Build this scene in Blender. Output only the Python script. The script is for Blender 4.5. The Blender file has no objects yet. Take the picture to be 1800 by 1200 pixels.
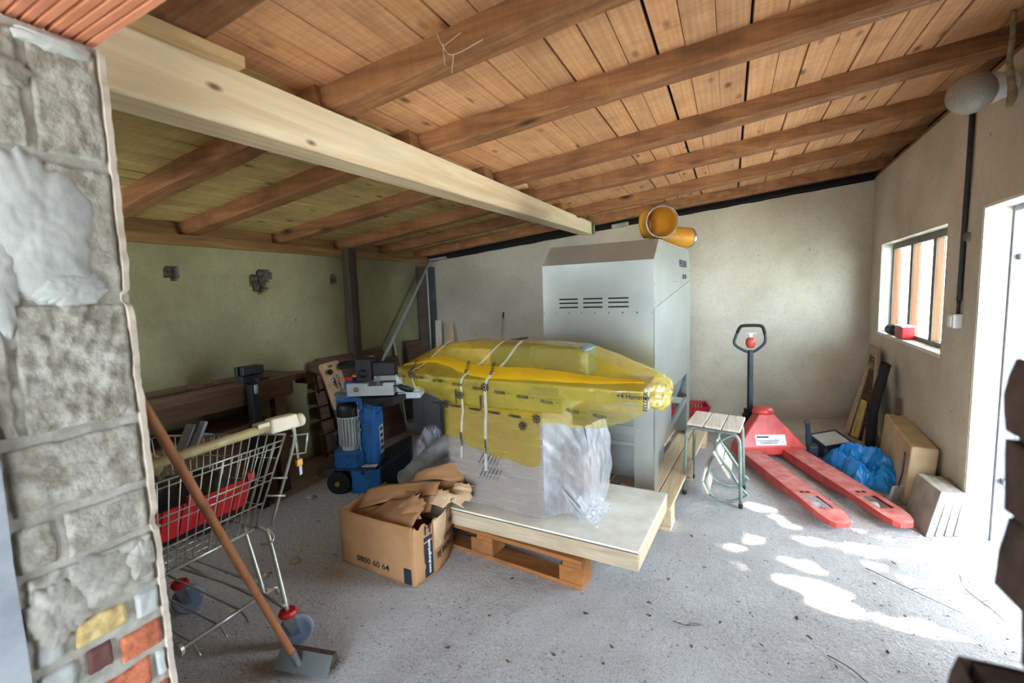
import bpy, bmesh, math, random
from mathutils import Vector, Matrix, noise
D = bpy.data
SC = bpy.context.scene
COL = SC.collection
R = random.Random(7)

# ------------------------------------------------------------------ camera
cam_d = D.cameras.new('camera')
cam_d.lens = 16.28
cam_d.sensor_width = 36.0
cam_d.clip_start = 0.02
cam_d.dof.use_dof = True
cam_d.dof.focus_distance = 2.7
cam_d.dof.aperture_fstop = 2.8
cam = D.objects.new('camera', cam_d)
COL.objects.link(cam)
cam.matrix_world = Matrix(((0.90509, -0.01291, 0.42502, 0.0),
                           (0.42388, 0.10656, -0.89943, 0.0),
                           (-0.03367, 0.99422, 0.10192, 1.4),
                           (0, 0, 0, 1)))
SC.camera = cam

# ------------------------------------------------------------------ world, sun, exposure
SC.view_settings.view_transform = 'Standard'
SC.view_settings.look = 'None'
SC.view_settings.gamma = 1.0
SC.view_settings.use_curve_mapping = False
SC.view_settings.exposure = 0.08
SC.cycles.use_denoising = True
SC.cycles.max_bounces = 14
SC.cycles.diffuse_bounces = 8
SC.cycles.transparent_max_bounces = 24
SC.cycles.caustics_reflective = False
SC.cycles.caustics_refractive = False
SC.cycles.sample_clamp_indirect = 12.0
W = D.worlds.new('sky')
SC.world = W
W.use_nodes = True
bgn = W.node_tree.nodes['Background']
bgn.inputs['Color'].default_value = (0.71, 0.85, 1.0, 1)
bgn.inputs['Strength'].default_value = 24.0
sun_d = D.lights.new('sun', 'SUN')
sun_d.energy = 60.0
sun_d.angle = math.radians(0.53)
sun_d.color = (1.0, 0.95, 0.86)
sun = D.objects.new('sun', sun_d)
COL.objects.link(sun)
SUN = Vector((-0.66, 0.08, -0.745)).normalized()
sun.rotation_euler = SUN.to_track_quat('-Z', 'Y').to_euler()
def portal(loc, rot, sx, sy):
    l = D.lights.new('daylight_portal', 'AREA')
    l.shape = 'RECTANGLE'; l.size = sx; l.size_y = sy
    l.cycles.is_portal = True
    o = D.objects.new('daylight_portal', l); COL.objects.link(o)
    o.location = loc; o.rotation_euler = rot
portal((1.36, 2.6, 0.9), (0, math.radians(90), 0), 1.8, 1.5)
portal((1.37, 4.5, 1.34), (0, math.radians(90), 0), 0.85, 1.65)
portal((-0.025, -2.32, 1.0), (math.radians(90), 0, 0), 1.95, 2.0)
portal((-3.01, 0.32, 1.375), (math.radians(90), 0, 0), .58, .65)  # portal for the added, unseen opening in the front wall

# ------------------------------------------------------------------ materials
def lin(c):
    return tuple(((x / 12.92) if x <= 0.04045 else ((x + 0.055) / 1.055) ** 2.4) for x in c[:3])
def nodes(name):
    m = D.materials.new(name); m.use_nodes = True
    nt = m.node_tree
    return m, nt, nt.nodes, nt.links, nt.nodes['Principled BSDF']
def coords(nt, stretch=(1, 1, 1), shift=False):
    n, l = nt.nodes, nt.links
    tc = n.new('ShaderNodeTexCoord')
    mp = n.new('ShaderNodeMapping'); mp.inputs['Scale'].default_value = stretch
    src = tc.outputs['Object']
    if shift:
        oi = n.new('ShaderNodeObjectInfo')
        mu = n.new('ShaderNodeMath'); mu.operation = 'MULTIPLY'; mu.inputs[1].default_value = 37.0
        l.new(oi.outputs['Random'], mu.inputs[0])
        ad = n.new('ShaderNodeVectorMath'); ad.operation = 'ADD'
        l.new(src, ad.inputs[0]); l.new(mu.outputs[0], ad.inputs[1])
        src = ad.outputs[0]
    l.new(src, mp.inputs['Vector'])
    return mp.outputs['Vector']
def noi(nt, vec, scale, detail=4, rough=.55, dist=0.0):
    t = nt.nodes.new('ShaderNodeTexNoise')
    t.inputs['Scale'].default_value = scale; t.inputs['Detail'].default_value = detail
    t.inputs['Roughness'].default_value = rough; t.inputs['Distortion'].default_value = dist
    nt.links.new(vec, t.inputs['Vector'])
    return t.outputs['Fac']
def ramp(nt, fac, stops):
    r = nt.nodes.new('ShaderNodeValToRGB')
    while len(r.color_ramp.elements) < len(stops): r.color_ramp.elements.new(0.5)
    for e, (p, c) in zip(r.color_ramp.elements, stops):
        e.position = p; e.color = (c[0], c[1], c[2], 1) if not isinstance(c, float) else (c, c, c, 1)
    nt.links.new(fac, r.inputs['Fac'])
    return r.outputs['Color']
def mixc(nt, fac, a, b, mode='MIX'):
    m = nt.nodes.new('ShaderNodeMix'); m.data_type = 'RGBA'; m.blend_type = mode
    if isinstance(fac, float): m.inputs['Factor'].default_value = fac
    else: nt.links.new(fac, m.inputs['Factor'])
    for k, v in (('A', a), ('B', b)):
        s = [i for i in m.inputs if i.name == k and i.type == 'RGBA'][0]
        if isinstance(v, tuple): s.default_value = (v[0], v[1], v[2], 1)
        else: nt.links.new(v, s)
    return [o for o in m.outputs if o.type == 'RGBA'][0]
def bump(nt, bs, height, strength, dist=0.01):
    b = nt.nodes.new('ShaderNodeBump'); b.inputs['Strength'].default_value = strength
    b.inputs['Distance'].default_value = dist
    nt.links.new(height, b.inputs['Height'])
    nt.links.new(b.outputs['Normal'], bs.inputs['Normal'])
def mat(name, c, c2=None, rough=.6, metal=0.0, scale=6, bscale=40, bs=.15, stretch=(1, 1, 1), shift=False, lo=.35, hi=.65, spec=None, coat=0.0, rand=0.0):
    m, nt, n, l, b = nodes(name)
    c = lin(c); c2 = lin(c2) if c2 else tuple(x * .82 for x in c)
    v = coords(nt, stretch, shift)
    col = ramp(nt, noi(nt, v, scale), [(lo, c2), (hi, c)])
    if rand:
        oi = n.new('ShaderNodeObjectInfo')
        rr = ramp(nt, oi.outputs['Random'], [(0, (1 - rand,) * 3), (1, (1 + rand * .5,) * 3)])
        col = mixc(nt, 1.0, col, rr, 'MULTIPLY')
    l.new(col, b.inputs['Base Color'])
    b.inputs['Roughness'].default_value = rough; b.inputs['Metallic'].default_value = metal
    if spec is not None: b.inputs['Specular IOR Level'].default_value = spec
    if coat: b.inputs['Coat Weight'].default_value = coat
    if bs: bump(nt, b, noi(nt, v, bscale, 5), bs, .004)
    return m
def wood(name, c, c2, axis='X', saw=0.0, ks=1.0, knots=None, scale=1.0, rough=.65, shift=False, rand=0.0, bs=.25, rings=.55, dirt=None):
    m, nt, n, l, b = nodes(name)
    st = {'X': (.6, 9, 9), 'Y': (9, .6, 9), 'Z': (9, 9, .6)}[axis]
    st = tuple(s * scale for s in st)
    v = coords(nt, st, shift)
    g = noi(nt, v, 3.0, 6, .6, .6)
    col = ramp(nt, g, [(.5 - rings * .4, lin(c2)), (.5 + rings * .3, lin(c))])
    w = n.new('ShaderNodeTexWave'); w.wave_type = 'BANDS'; w.bands_direction = {'X': 'Y', 'Y': 'X', 'Z': 'X'}[axis]
    w.inputs['Scale'].default_value = 1.4; w.inputs['Distortion'].default_value = 9; w.inputs['Detail'].default_value = 3
    l.new(v, w.inputs['Vector'])
    col = mixc(nt, ramp(nt, w.outputs['Fac'], [(.25, .16), (.75, 0.0)]), col, tuple(x * .55 for x in lin(c2)))
    if knots:
        vo = n.new('ShaderNodeTexVoronoi'); vo.inputs['Scale'].default_value = knots
        v2 = coords(nt, {'X': (.7, 1.6, 1.6), 'Y': (1.6, .7, 1.6), 'Z': (1.6, 1.6, .7)}[axis], shift)
        l.new(v2, vo.inputs['Vector'])
        k = ramp(nt, vo.outputs['Distance'], [(.05 * ks, 1.0), (.16 * ks, 0.0)])
        col = mixc(nt, k, col, tuple(x * .28 for x in lin(c2)))
    if saw:
        vs_ = coords(nt, {'X': (30, 3, 3), 'Y': (3, 30, 3), 'Z': (3, 3, 30)}[axis], shift)
        sn = noi(nt, vs_, 2.2, 5, .7, .4)
        col = mixc(nt, ramp(nt, sn, [(.36, saw), (.58, 0.0)]), col, tuple(x * .5 for x in lin(c2)))
        v4 = coords(nt, (1, 1, 1), shift)
        col = mixc(nt, ramp(nt, noi(nt, v4, 26, 4, .7), [(.6, 0.0), (.74, saw)]), col, tuple(min(1, x * 1.25) for x in lin(c)))
        g = sn
    if dirt:
        v3 = coords(nt, (1, 1, 1), shift)
        col = mixc(nt, ramp(nt, noi(nt, v3, dirt[1], 5), [(.5, 0.0), (.72, dirt[2])]), col, lin(dirt[0]))
    if rand:
        oi = n.new('ShaderNodeObjectInfo')
        rr = ramp(nt, oi.outputs['Random'], [(0, (1 - rand, 1 - rand, 1 - rand)), (.5, (1, .97, .9)), (1, (1 + rand * .4, 1 + rand * .3, 1 + rand * .2))])
        col = mixc(nt, 1.0, col, rr, 'MULTIPLY')
    l.new(col, b.inputs['Base Color']); b.inputs['Roughness'].default_value = rough
    b.inputs['Specular IOR Level'].default_value = .25
    bump(nt, b, g, bs, .003)
    return m
def film(name, c, alpha, trans=.35, rough=.18, wr=30, bs=.5, stretch=(1, 1, 1), wmix=.0):
    """thin plastic film: see-through + diffuse/translucent + gloss"""
    m, nt, n, l, b = nodes(name)
    n.remove(b)
    out = [x for x in n if x.type == 'OUTPUT_MATERIAL'][0]
    v = coords(nt, stretch)
    h = noi(nt, v, wr, 6, .6, 1.0)
    bu = n.new('ShaderNodeBump'); bu.inputs['Strength'].default_value = bs; bu.inputs['Distance'].default_value = .01
    l.new(h, bu.inputs['Height'])
    tr = n.new('ShaderNodeBsdfTransparent'); tc = lin(c)
    tr.inputs['Color'].default_value = tuple(.55 + .45 * x for x in tc) + (1,) if wmix == 0 else tuple(tc) + (1,)
    di = n.new('ShaderNodeBsdfDiffuse'); di.inputs['Color'].default_value = tc + (1,)
    tl = n.new('ShaderNodeBsdfTranslucent'); tl.inputs['Color'].default_value = tc + (1,)
    gl = n.new('ShaderNodeBsdfGlossy'); gl.inputs['Roughness'].default_value = rough
    gl.inputs['Color'].default_value = (.95, .95, .95, 1)
    for s in (di, gl, tl): l.new(bu.outputs['Normal'], s.inputs['Normal'])
    m1 = n.new('ShaderNodeMixShader'); m1.inputs[0].default_value = trans
    l.new(di.outputs[0], m1.inputs[1]); l.new(tl.outputs[0], m1.inputs[2])
    m2 = n.new('ShaderNodeMixShader')
    a = ramp(nt, noi(nt, v, wr * .5, 3, .5, .3), [(.3, max(0.0, alpha - .09)), (.7, min(1.0, alpha + .09))])
    l.new(a, m2.inputs[0])
    l.new(tr.outputs[0], m2.inputs[1]); l.new(m1.outputs[0], m2.inputs[2])
    fr = n.new('ShaderNodeLayerWeight'); fr.inputs['Blend'].default_value = .5
    l.new(bu.outputs['Normal'], fr.inputs['Normal'])
    m3 = n.new('ShaderNodeMixShader'); l.new(ramp(nt, fr.outputs['Facing'], [(0, .05), (.6, .08), (.97, .5)]), m3.inputs[0])
    l.new(m2.outputs[0], m3.inputs[1]); l.new(gl.outputs[0], m3.inputs[2])
    l.new(m3.outputs[0], out.inputs['Surface'])
    return m

def plaster(name, c, stain, stain2, s_amt=.6):
    m, nt, n, l, b = nodes(name)
    v = coords(nt)
    base = ramp(nt, noi(nt, v, 1.3, 6, .6), [(.3, lin(stain)), (.62, lin(c))])
    base = mixc(nt, ramp(nt, noi(nt, v, .55, 3), [(.48, 0.0), (.7, s_amt)]), base, lin(stain2))
    fine = noi(nt, v, 34, 6, .7)
    base = mixc(nt, ramp(nt, fine, [(.32, .28), (.52, 0.0)]), base, tuple(x * .45 for x in lin(c)))
    vo = n.new('ShaderNodeTexVoronoi'); vo.inputs['Scale'].default_value = 5.5; l.new(v, vo.inputs['Vector'])
    sp = ramp(nt, vo.outputs['Distance'], [(.03, 1.0), (.06, 0.0)])
    gate = ramp(nt, noi(nt, v, 3.0, 2), [(.52, 0.0), (.58, .8)])
    mm = n.new('ShaderNodeMath'); mm.operation = 'MULTIPLY'; l.new(sp, mm.inputs[0]); l.new(gate, mm.inputs[1])
    base = mixc(nt, mm.outputs[0], base, (.05, .04, .03))
    l.new(base, b.inputs['Base Color']); b.inputs['Roughness'].default_value = .92
    b.inputs['Specular IOR Level'].default_value = .15
    bump(nt, b, noi(nt, v, 22, 8, .7), .55, .006)
    return m

M = {}
M['plaster_back'] = plaster('plaster_back', (.77, .73, .66), (.66, .61, .54), (.63, .57, .49))
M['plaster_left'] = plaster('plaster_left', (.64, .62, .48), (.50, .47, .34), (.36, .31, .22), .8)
M['plaster_right'] = plaster('plaster_right', (.82, .79, .73), (.70, .66, .59), (.74, .70, .63))
M['plaster_jamb'] = plaster('plaster_jamb', (.88, .88, .85), (.82, .81, .77), (.86, .84, .74), .3)
M['mortar'] = mat('mortar', (.66, .64, .60), (.53, .51, .47), .95, scale=22, bscale=70, bs=.6, spec=.1)
M['mortar_pale'] = mat('mortar_pale', (.71, .71, .69), (.60, .60, .58), .95, scale=9, bscale=30, bs=.5, spec=.1)
M['hole_stone'] = mat('hole_stone', (.46, .42, .36), (.28, .25, .21), .95, scale=26, bscale=60, bs=.8)
M['web'] = mat('web', (.80, .76, .70), rough=.9, bs=0)
M['skin'] = mat('skin', (.76, .70, .64), (.66, .60, .54), .95, scale=20, bs=.3, spec=.1)
M['block'] = mat('block', (.66, .64, .60), (.50, .47, .42), .95, scale=28, bscale=110, bs=1.0, spec=.1, shift=True)
M['brick_orange'] = mat('brick_orange', (.76, .44, .31), (.60, .31, .20), .9, scale=34, bscale=90, bs=.9, shift=True)
M['brick_dark'] = mat('brick_dark', (.40, .24, .21), (.30, .18, .16), .9, scale=18, bscale=60, bs=.6)
M['brick_yellow'] = mat('brick_yellow', (.78, .68, .46), (.62, .52, .32), .9, scale=26, bscale=70, bs=.9)
M['brick_brown'] = mat('brick_brown', (.33, .24, .19), (.22, .15, .12), .95, scale=20, bscale=50, bs=.8, shift=True)  # brown set dark to carry the jamb's shade in its colour
M['clay'] = mat('clay', (.86, .56, .42), (.76, .47, .34), .85, scale=8, bscale=50, bs=.2, stretch=(.4, 3, 3), shift=True)
M['plank'] = wood('plank', (.92, .71, .53), (.80, .57, .40), 'Y', saw=.24, knots=4.5, shift=True, rand=.12, rings=.8, rough=.75, bs=.35, dirt=((.50, .32, .18), 3.5, .35))
M['plank_greenlit'] = wood('plank_greenlit', (.86, .76, .52), (.70, .59, .36), 'Y', saw=.22, knots=4.5, shift=True, rand=.12, rings=.8, rough=.75, bs=.35, dirt=((.46, .34, .18), 3.5, .35))  # olive tone puts the left bay's green light into the plank colour
M['joist'] = wood('joist', (.67, .47, .32), (.48, .32, .21), 'X', saw=.17, knots=2.6, shift=True, rand=.1, rough=.75, dirt=((.28, .18, .11), 3, .5))
M['plate'] = wood('plate', (.60, .45, .27), (.44, .31, .17), 'Y', shift=True)
M['beam'] = wood('beam', (.95, .89, .77), (.84, .71, .54), 'Y', knots=3.6, ks=.5, scale=.55, rings=.55, rough=.6, bs=.15)
M['strip'] = wood('strip', (.86, .74, .55), (.74, .60, .42), 'Y')
M['dark'] = mat('dark', (.10, .08, .07), rough=.95, bs=0)
M['roofing'] = mat('roofing', (.14, .10, .08), rough=.95, bs=0)
M['black'] = mat('black', (.10, .10, .11), (.07, .07, .075), .5, bs=.05)
M['rubber'] = mat('rubber', (.08, .08, .085), (.05, .05, .05), .75, bs=.1)
M['steel'] = mat('steel', (.66, .67, .68), (.5, .51, .52), .35, .85, scale=20, bs=.03)
M['chrome'] = mat('chrome', (.74, .73, .68), (.62, .61, .56), .35, .55, scale=12, bs=.02)
M['galv'] = mat('galv', (.66, .67, .64), (.61, .62, .60), .30, .6, scale=3, bscale=120, bs=.03)
M['galv_dark'] = mat('galv_dark', (.60, .62, .62), (.52, .54, .54), .4, .6, scale=3, bs=.02)
M['bluepaint'] = mat('bluepaint', (.12, .38, .62), (.09, .29, .50), .45, .0, scale=9, bs=.05)
M['bluedark'] = mat('bluedark', (.12, .18, .25), (.08, .12, .17), .5, .0, scale=9, bs=.05)
M['greypaint'] = mat('greypaint', (.74, .76, .76), (.66, .68, .68), .45, .1, scale=8, bs=.03)
M['greycab'] = mat('greycab', (.46, .47, .50), (.40, .41, .44), .5, bs=.02)
M['brass'] = mat('brass', (.80, .62, .25), rough=.35, metal=.7, bs=0)
M['redpaint'] = mat('redpaint', (.80, .29, .26), (.67, .22, .20), .4, scale=11, bs=.05)
M['redplastic'] = mat('redplastic', (.78, .10, .13), (.66, .07, .10), .4, bs=.02)
M['reddusty'] = mat('reddusty', (.82, .54, .51), (.72, .35, .32), .6, scale=13, bs=.08)
M['greentube'] = mat('greentube', (.50, .55, .51), (.42, .46, .43), .4, .2, scale=25, bs=.03)
M['slat'] = wood('slat', (.88, .82, .76), (.78, .70, .62), 'Y', shift=True, bs=.1)
M['card'] = mat('card', (.70, .53, .37), (.65, .48, .33), .85, scale=5, bscale=80, bs=.1, spec=.15)
M['card_in'] = mat('card_in', (.64, .47, .33), (.55, .39, .27), .85, scale=8, bs=.1, spec=.15)
M['card_torn'] = mat('card_torn', (.80, .68, .55), (.72, .58, .44), .9, scale=14, bscale=60, bs=.3, spec=.1)
M['ink'] = mat('ink', (.12, .13, .20), rough=.8, bs=0)
M['inkblack'] = mat('inkblack', (.08, .08, .08), rough=.7, bs=0)
M['white'] = mat('white', (.90, .90, .88), (.84, .84, .82), .5, bs=0)
M['cream'] = mat('cream', (.86, .82, .72), (.78, .74, .63), .5, bs=.03)
M['creambar'] = mat('creambar', (.74, .68, .50), (.60, .53, .36), .5, scale=14, bs=.05)
M['pallet_new'] = wood('pallet_new', (.86, .78, .66), (.76, .66, .53), 'Y', shift=True, rand=.08)
M['pallet_old'] = wood('pallet_old', (.70, .46, .26), (.54, .34, .19), 'X', shift=True, rand=.12, dirt=((.35, .28, .22), 5, .5))
M['ply_top'] = mat('ply_top', (.95, .93, .88), (.84, .81, .74), .6, scale=5.5, bscale=30, bs=.05)
M['ply_side'] = wood('ply_side', (.80, .73, .62), (.68, .59, .48), 'X', bs=.1)
M['duct'] = mat('duct', (.82, .60, .20), (.74, .52, .16), .38, bs=0)
M['blue_tarp'] = mat('blue_tarp', (.08, .56, .84), (.05, .46, .74), .3, scale=7, bscale=25, bs=.4)
M['foam'] = mat('foam', (.80, .72, .58), (.70, .60, .46), .9, scale=5, bscale=60, bs=.4)
M['felt'] = mat('felt', (.12, .12, .13), (.08, .08, .085), .95, bscale=90, bs=.5)
M['shutter'] = wood('shutter', (.68, .60, .50), (.56, .47, .37), 'Z', shift=True)
M['shutter_yellow'] = wood('shutter_yellow', (.76, .68, .42), (.64, .55, .32), 'Z')
M['slate'] = mat('slate', (.66, .64, .60), (.52, .50, .46), .9, scale=9, bscale=40, bs=.4, shift=True)
M['darkwood'] = wood('darkwood', (.43, .33, .25), (.30, .22, .16), 'Y', shift=True, rand=.1)
M['darkpost'] = wood('darkpost', (.36, .31, .27), (.26, .22, .19), 'Z')
M['panelwood'] = wood('panelwood', (.44, .36, .34), (.34, .27, .25), 'Y', shift=True, rand=.06)
M['maple'] = wood('maple', (.80, .68, .54), (.74, .61, .47), 'Z', rings=.3, bs=.05)
M['handlewood'] = wood('handlewood', (.62, .41, .27), (.48, .29, .17), 'Z')
M['bristle'] = mat('bristle', (.34, .26, .18), (.22, .16, .10), .9, scale=60, bs=.5)
M['greyboard'] = mat('greyboard', (.34, .36, .35), (.30, .31, .30), .8, bs=.05)
M['insul'] = mat('insul', (.62, .61, .60), (.46, .44, .42), .9, scale=9, bscale=30, bs=.5)
M['blackbag'] = mat('blackbag', (.07, .07, .08), (.05, .05, .055), .28, bscale=20, bs=.6)
M['frame_wood'] = wood('frame_wood', (.62, .42, .30), (.48, .31, .21), 'Z')
M['frame_grey'] = wood('frame_grey', (.50, .47, .42), (.38, .35, .31), 'Z')
M['rope'] = mat('rope', (.62, .56, .44), (.46, .40, .30), .95, scale=30, bscale=60, bs=.6)
M['porcelain'] = mat('porcelain', (.88, .89, .90), rough=.25, bs=0)
M['leaf'] = mat('leaf', (.46, .37, .28), (.34, .26, .19), .9, bs=.1)
M['twig'] = mat('twig', (.30, .25, .21), rough=.9, bs=0)
M['chip'] = mat('chip', (.78, .72, .64), (.64, .56, .46), .9, bs=.2)
M['crumb'] = mat('crumb', (.36, .31, .26), (.26, .21, .17), .95, bs=0)
M['leafgreen'] = mat('leafgreen', (.25, .42, .14), (.17, .31, .09), .6, bs=0, scale=.8)
M['bark'] = mat('bark', (.36, .30, .24), (.24, .20, .16), .95, bs=.4)
M['yard'] = mat('yard', (.79, .79, .77), (.70, .71, .66), .95, scale=.7, bs=.2)
M['blueframe'] = mat('blueframe', (.62, .63, .65), (.52, .54, .57), .6, bs=.05, scale=14)
M['label_white'] = mat('label_white', (.88, .88, .86), (.74, .74, .74), .5, scale=40, bs=0)
M['film_yellow'] = film('film_yellow', (.98, .86, .26), .34, .45, .2, wr=9, bs=.45)
M['film_skirt'] = film('film_skirt', (.95, .84, .30), .24, .45, .2, wr=12, bs=.4)
M['film_bunch'] = film('film_bunch', (.97, .88, .45), .6, .45, .18, wr=24, bs=.7)
M['film_fold'] = film('film_fold', (.97, .78, .12), .85, .4, .25, wr=12, bs=.4)
M['film_clear'] = film('film_clear', (.92, .91, .90), .26, .3, .16, wr=14, bs=.9, stretch=(.8, .8, 8))
M['film_white'] = film('film_white', (.93, .94, .96), .36, .4, .15, wr=22, bs=.6, stretch=(2.5, 2.5, 1))
M['film_strap'] = film('film_strap', (.96, .95, .90), .62, .3, .1, wr=40, bs=.4)
M['plinth'] = mat('plinth', (.57, .49, .42), (.51, .44, .38), .55, scale=2, bs=.02)
M['tablecast'] = mat('tablecast', (.56, .58, .50), (.48, .50, .43), .4, .2, bs=.02)
M['tyre'] = mat('tyre', (.50, .50, .53), (.44, .44, .47), .7, bs=.1)
M['wheelgrey'] = mat('wheelgrey', (.42, .47, .54), (.36, .41, .48), .5, bs=.05)
M['fence'] = mat('fence', (.42, .55, .60), (.36, .47, .52), .35, .3, bs=.02)
def glassmat():
    m, nt, n, l, b = nodes('pane_glass'); n.remove(b)
    out = [x for x in n if x.type == 'OUTPUT_MATERIAL'][0]
    tr = n.new('ShaderNodeBsdfTransparent'); tr.inputs['Color'].default_value = (.90, .96, .96, 1)
    gl = n.new('ShaderNodeBsdfGlossy'); gl.inputs['Roughness'].default_value = .05
    mx = n.new('ShaderNodeMixShader'); mx.inputs[0].default_value = .08
    l.new(tr.outputs[0], mx.inputs[1]); l.new(gl.outputs[0], mx.inputs[2])
    l.new(mx.outputs[0], out.inputs['Surface'])
    return m
M['glass'] = glassmat()
def lampglass():
    m, nt, n, l, b = nodes('lamp_glass')
    b.inputs['Base Color'].default_value = (.40, .36, .31, 1); b.inputs['Roughness'].default_value = .18
    b.inputs['Transmission Weight'].default_value = .35
    vo = n.new('ShaderNodeTexVoronoi'); vo.inputs['Scale'].default_value = 120
    l.new(coords(nt), vo.inputs['Vector']); bump(nt, b, vo.outputs['Distance'], .6, .004)
    return m
M['lampglass'] = lampglass()
def floormat():
    m, nt, n, l, b = nodes('concrete_floor')
    v = coords(nt)
    c = ramp(nt, noi(nt, v, 1.1, 6, .6), [(.3, lin((.72, .70, .69))), (.65, lin((.85, .84, .84)))])
    grit = noi(nt, v, 150, 5, .8)
    c = mixc(nt, ramp(nt, grit, [(.38, .6), (.5, 0.0)]), c, lin((.44, .41, .37)))
    c = mixc(nt, ramp(nt, noi(nt, v, 55, 3, .6), [(.3, .55), (.4, 0.0)]), c, lin((.40, .35, .30)))
    c = mixc(nt, ramp(nt, noi(nt, v, 90, 3, .7), [(.57, 0.0), (.68, .6)]), c, lin((.86, .85, .83)))
    c = mixc(nt, ramp(nt, noi(nt, v, 5, 7, .75), [(.6, 0.0), (.75, .45)]), c, lin((.45, .39, .33)))
    # earth trodden into the concrete at the back left
    sx = n.new('ShaderNodeSeparateXYZ'); l.new(v, sx.inputs[0])
    f = n.new('ShaderNodeMath'); f.operation = 'MULTIPLY_ADD'; f.inputs[1].default_value = -.75; f.inputs[2].default_value = -1.35
    l.new(sx.outputs['X'], f.inputs[0])
    g = n.new('ShaderNodeMath'); g.operation = 'MULTIPLY_ADD'; g.inputs[1].default_value = .5
    l.new(sx.outputs['Y'], g.inputs[0]); l.new(f.outputs[0], g.inputs[2])
    h = n.new('ShaderNodeMath'); h.operation = 'MULTIPLY_ADD'; h.inputs[1].default_value = 1.0
    l.new(noi(nt, v, 2.2, 6, .6), h.inputs[0]); l.new(g.outputs[0], h.inputs[2])
    c = mixc(nt, ramp(nt, h.outputs[0], [(1.15, 0.0), (1.9, .92)]), c, lin((.50, .42, .35)))
    l.new(c, b.inputs['Base Color']); b.inputs['Roughness'].default_value = .93; b.inputs['Specular IOR Level'].default_value = .15
    hh = n.new('ShaderNodeMath'); hh.operation = 'MULTIPLY_ADD'; hh.inputs[1].default_value = .5
    l.new(noi(nt, v, 60, 6, .75), hh.inputs[0]); l.new(noi(nt, v, 20, 6, .7), hh.inputs[2])
    bump(nt, b, hh.outputs[0], 1.0, .02)
    return m
M['floor'] = floormat()

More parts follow.
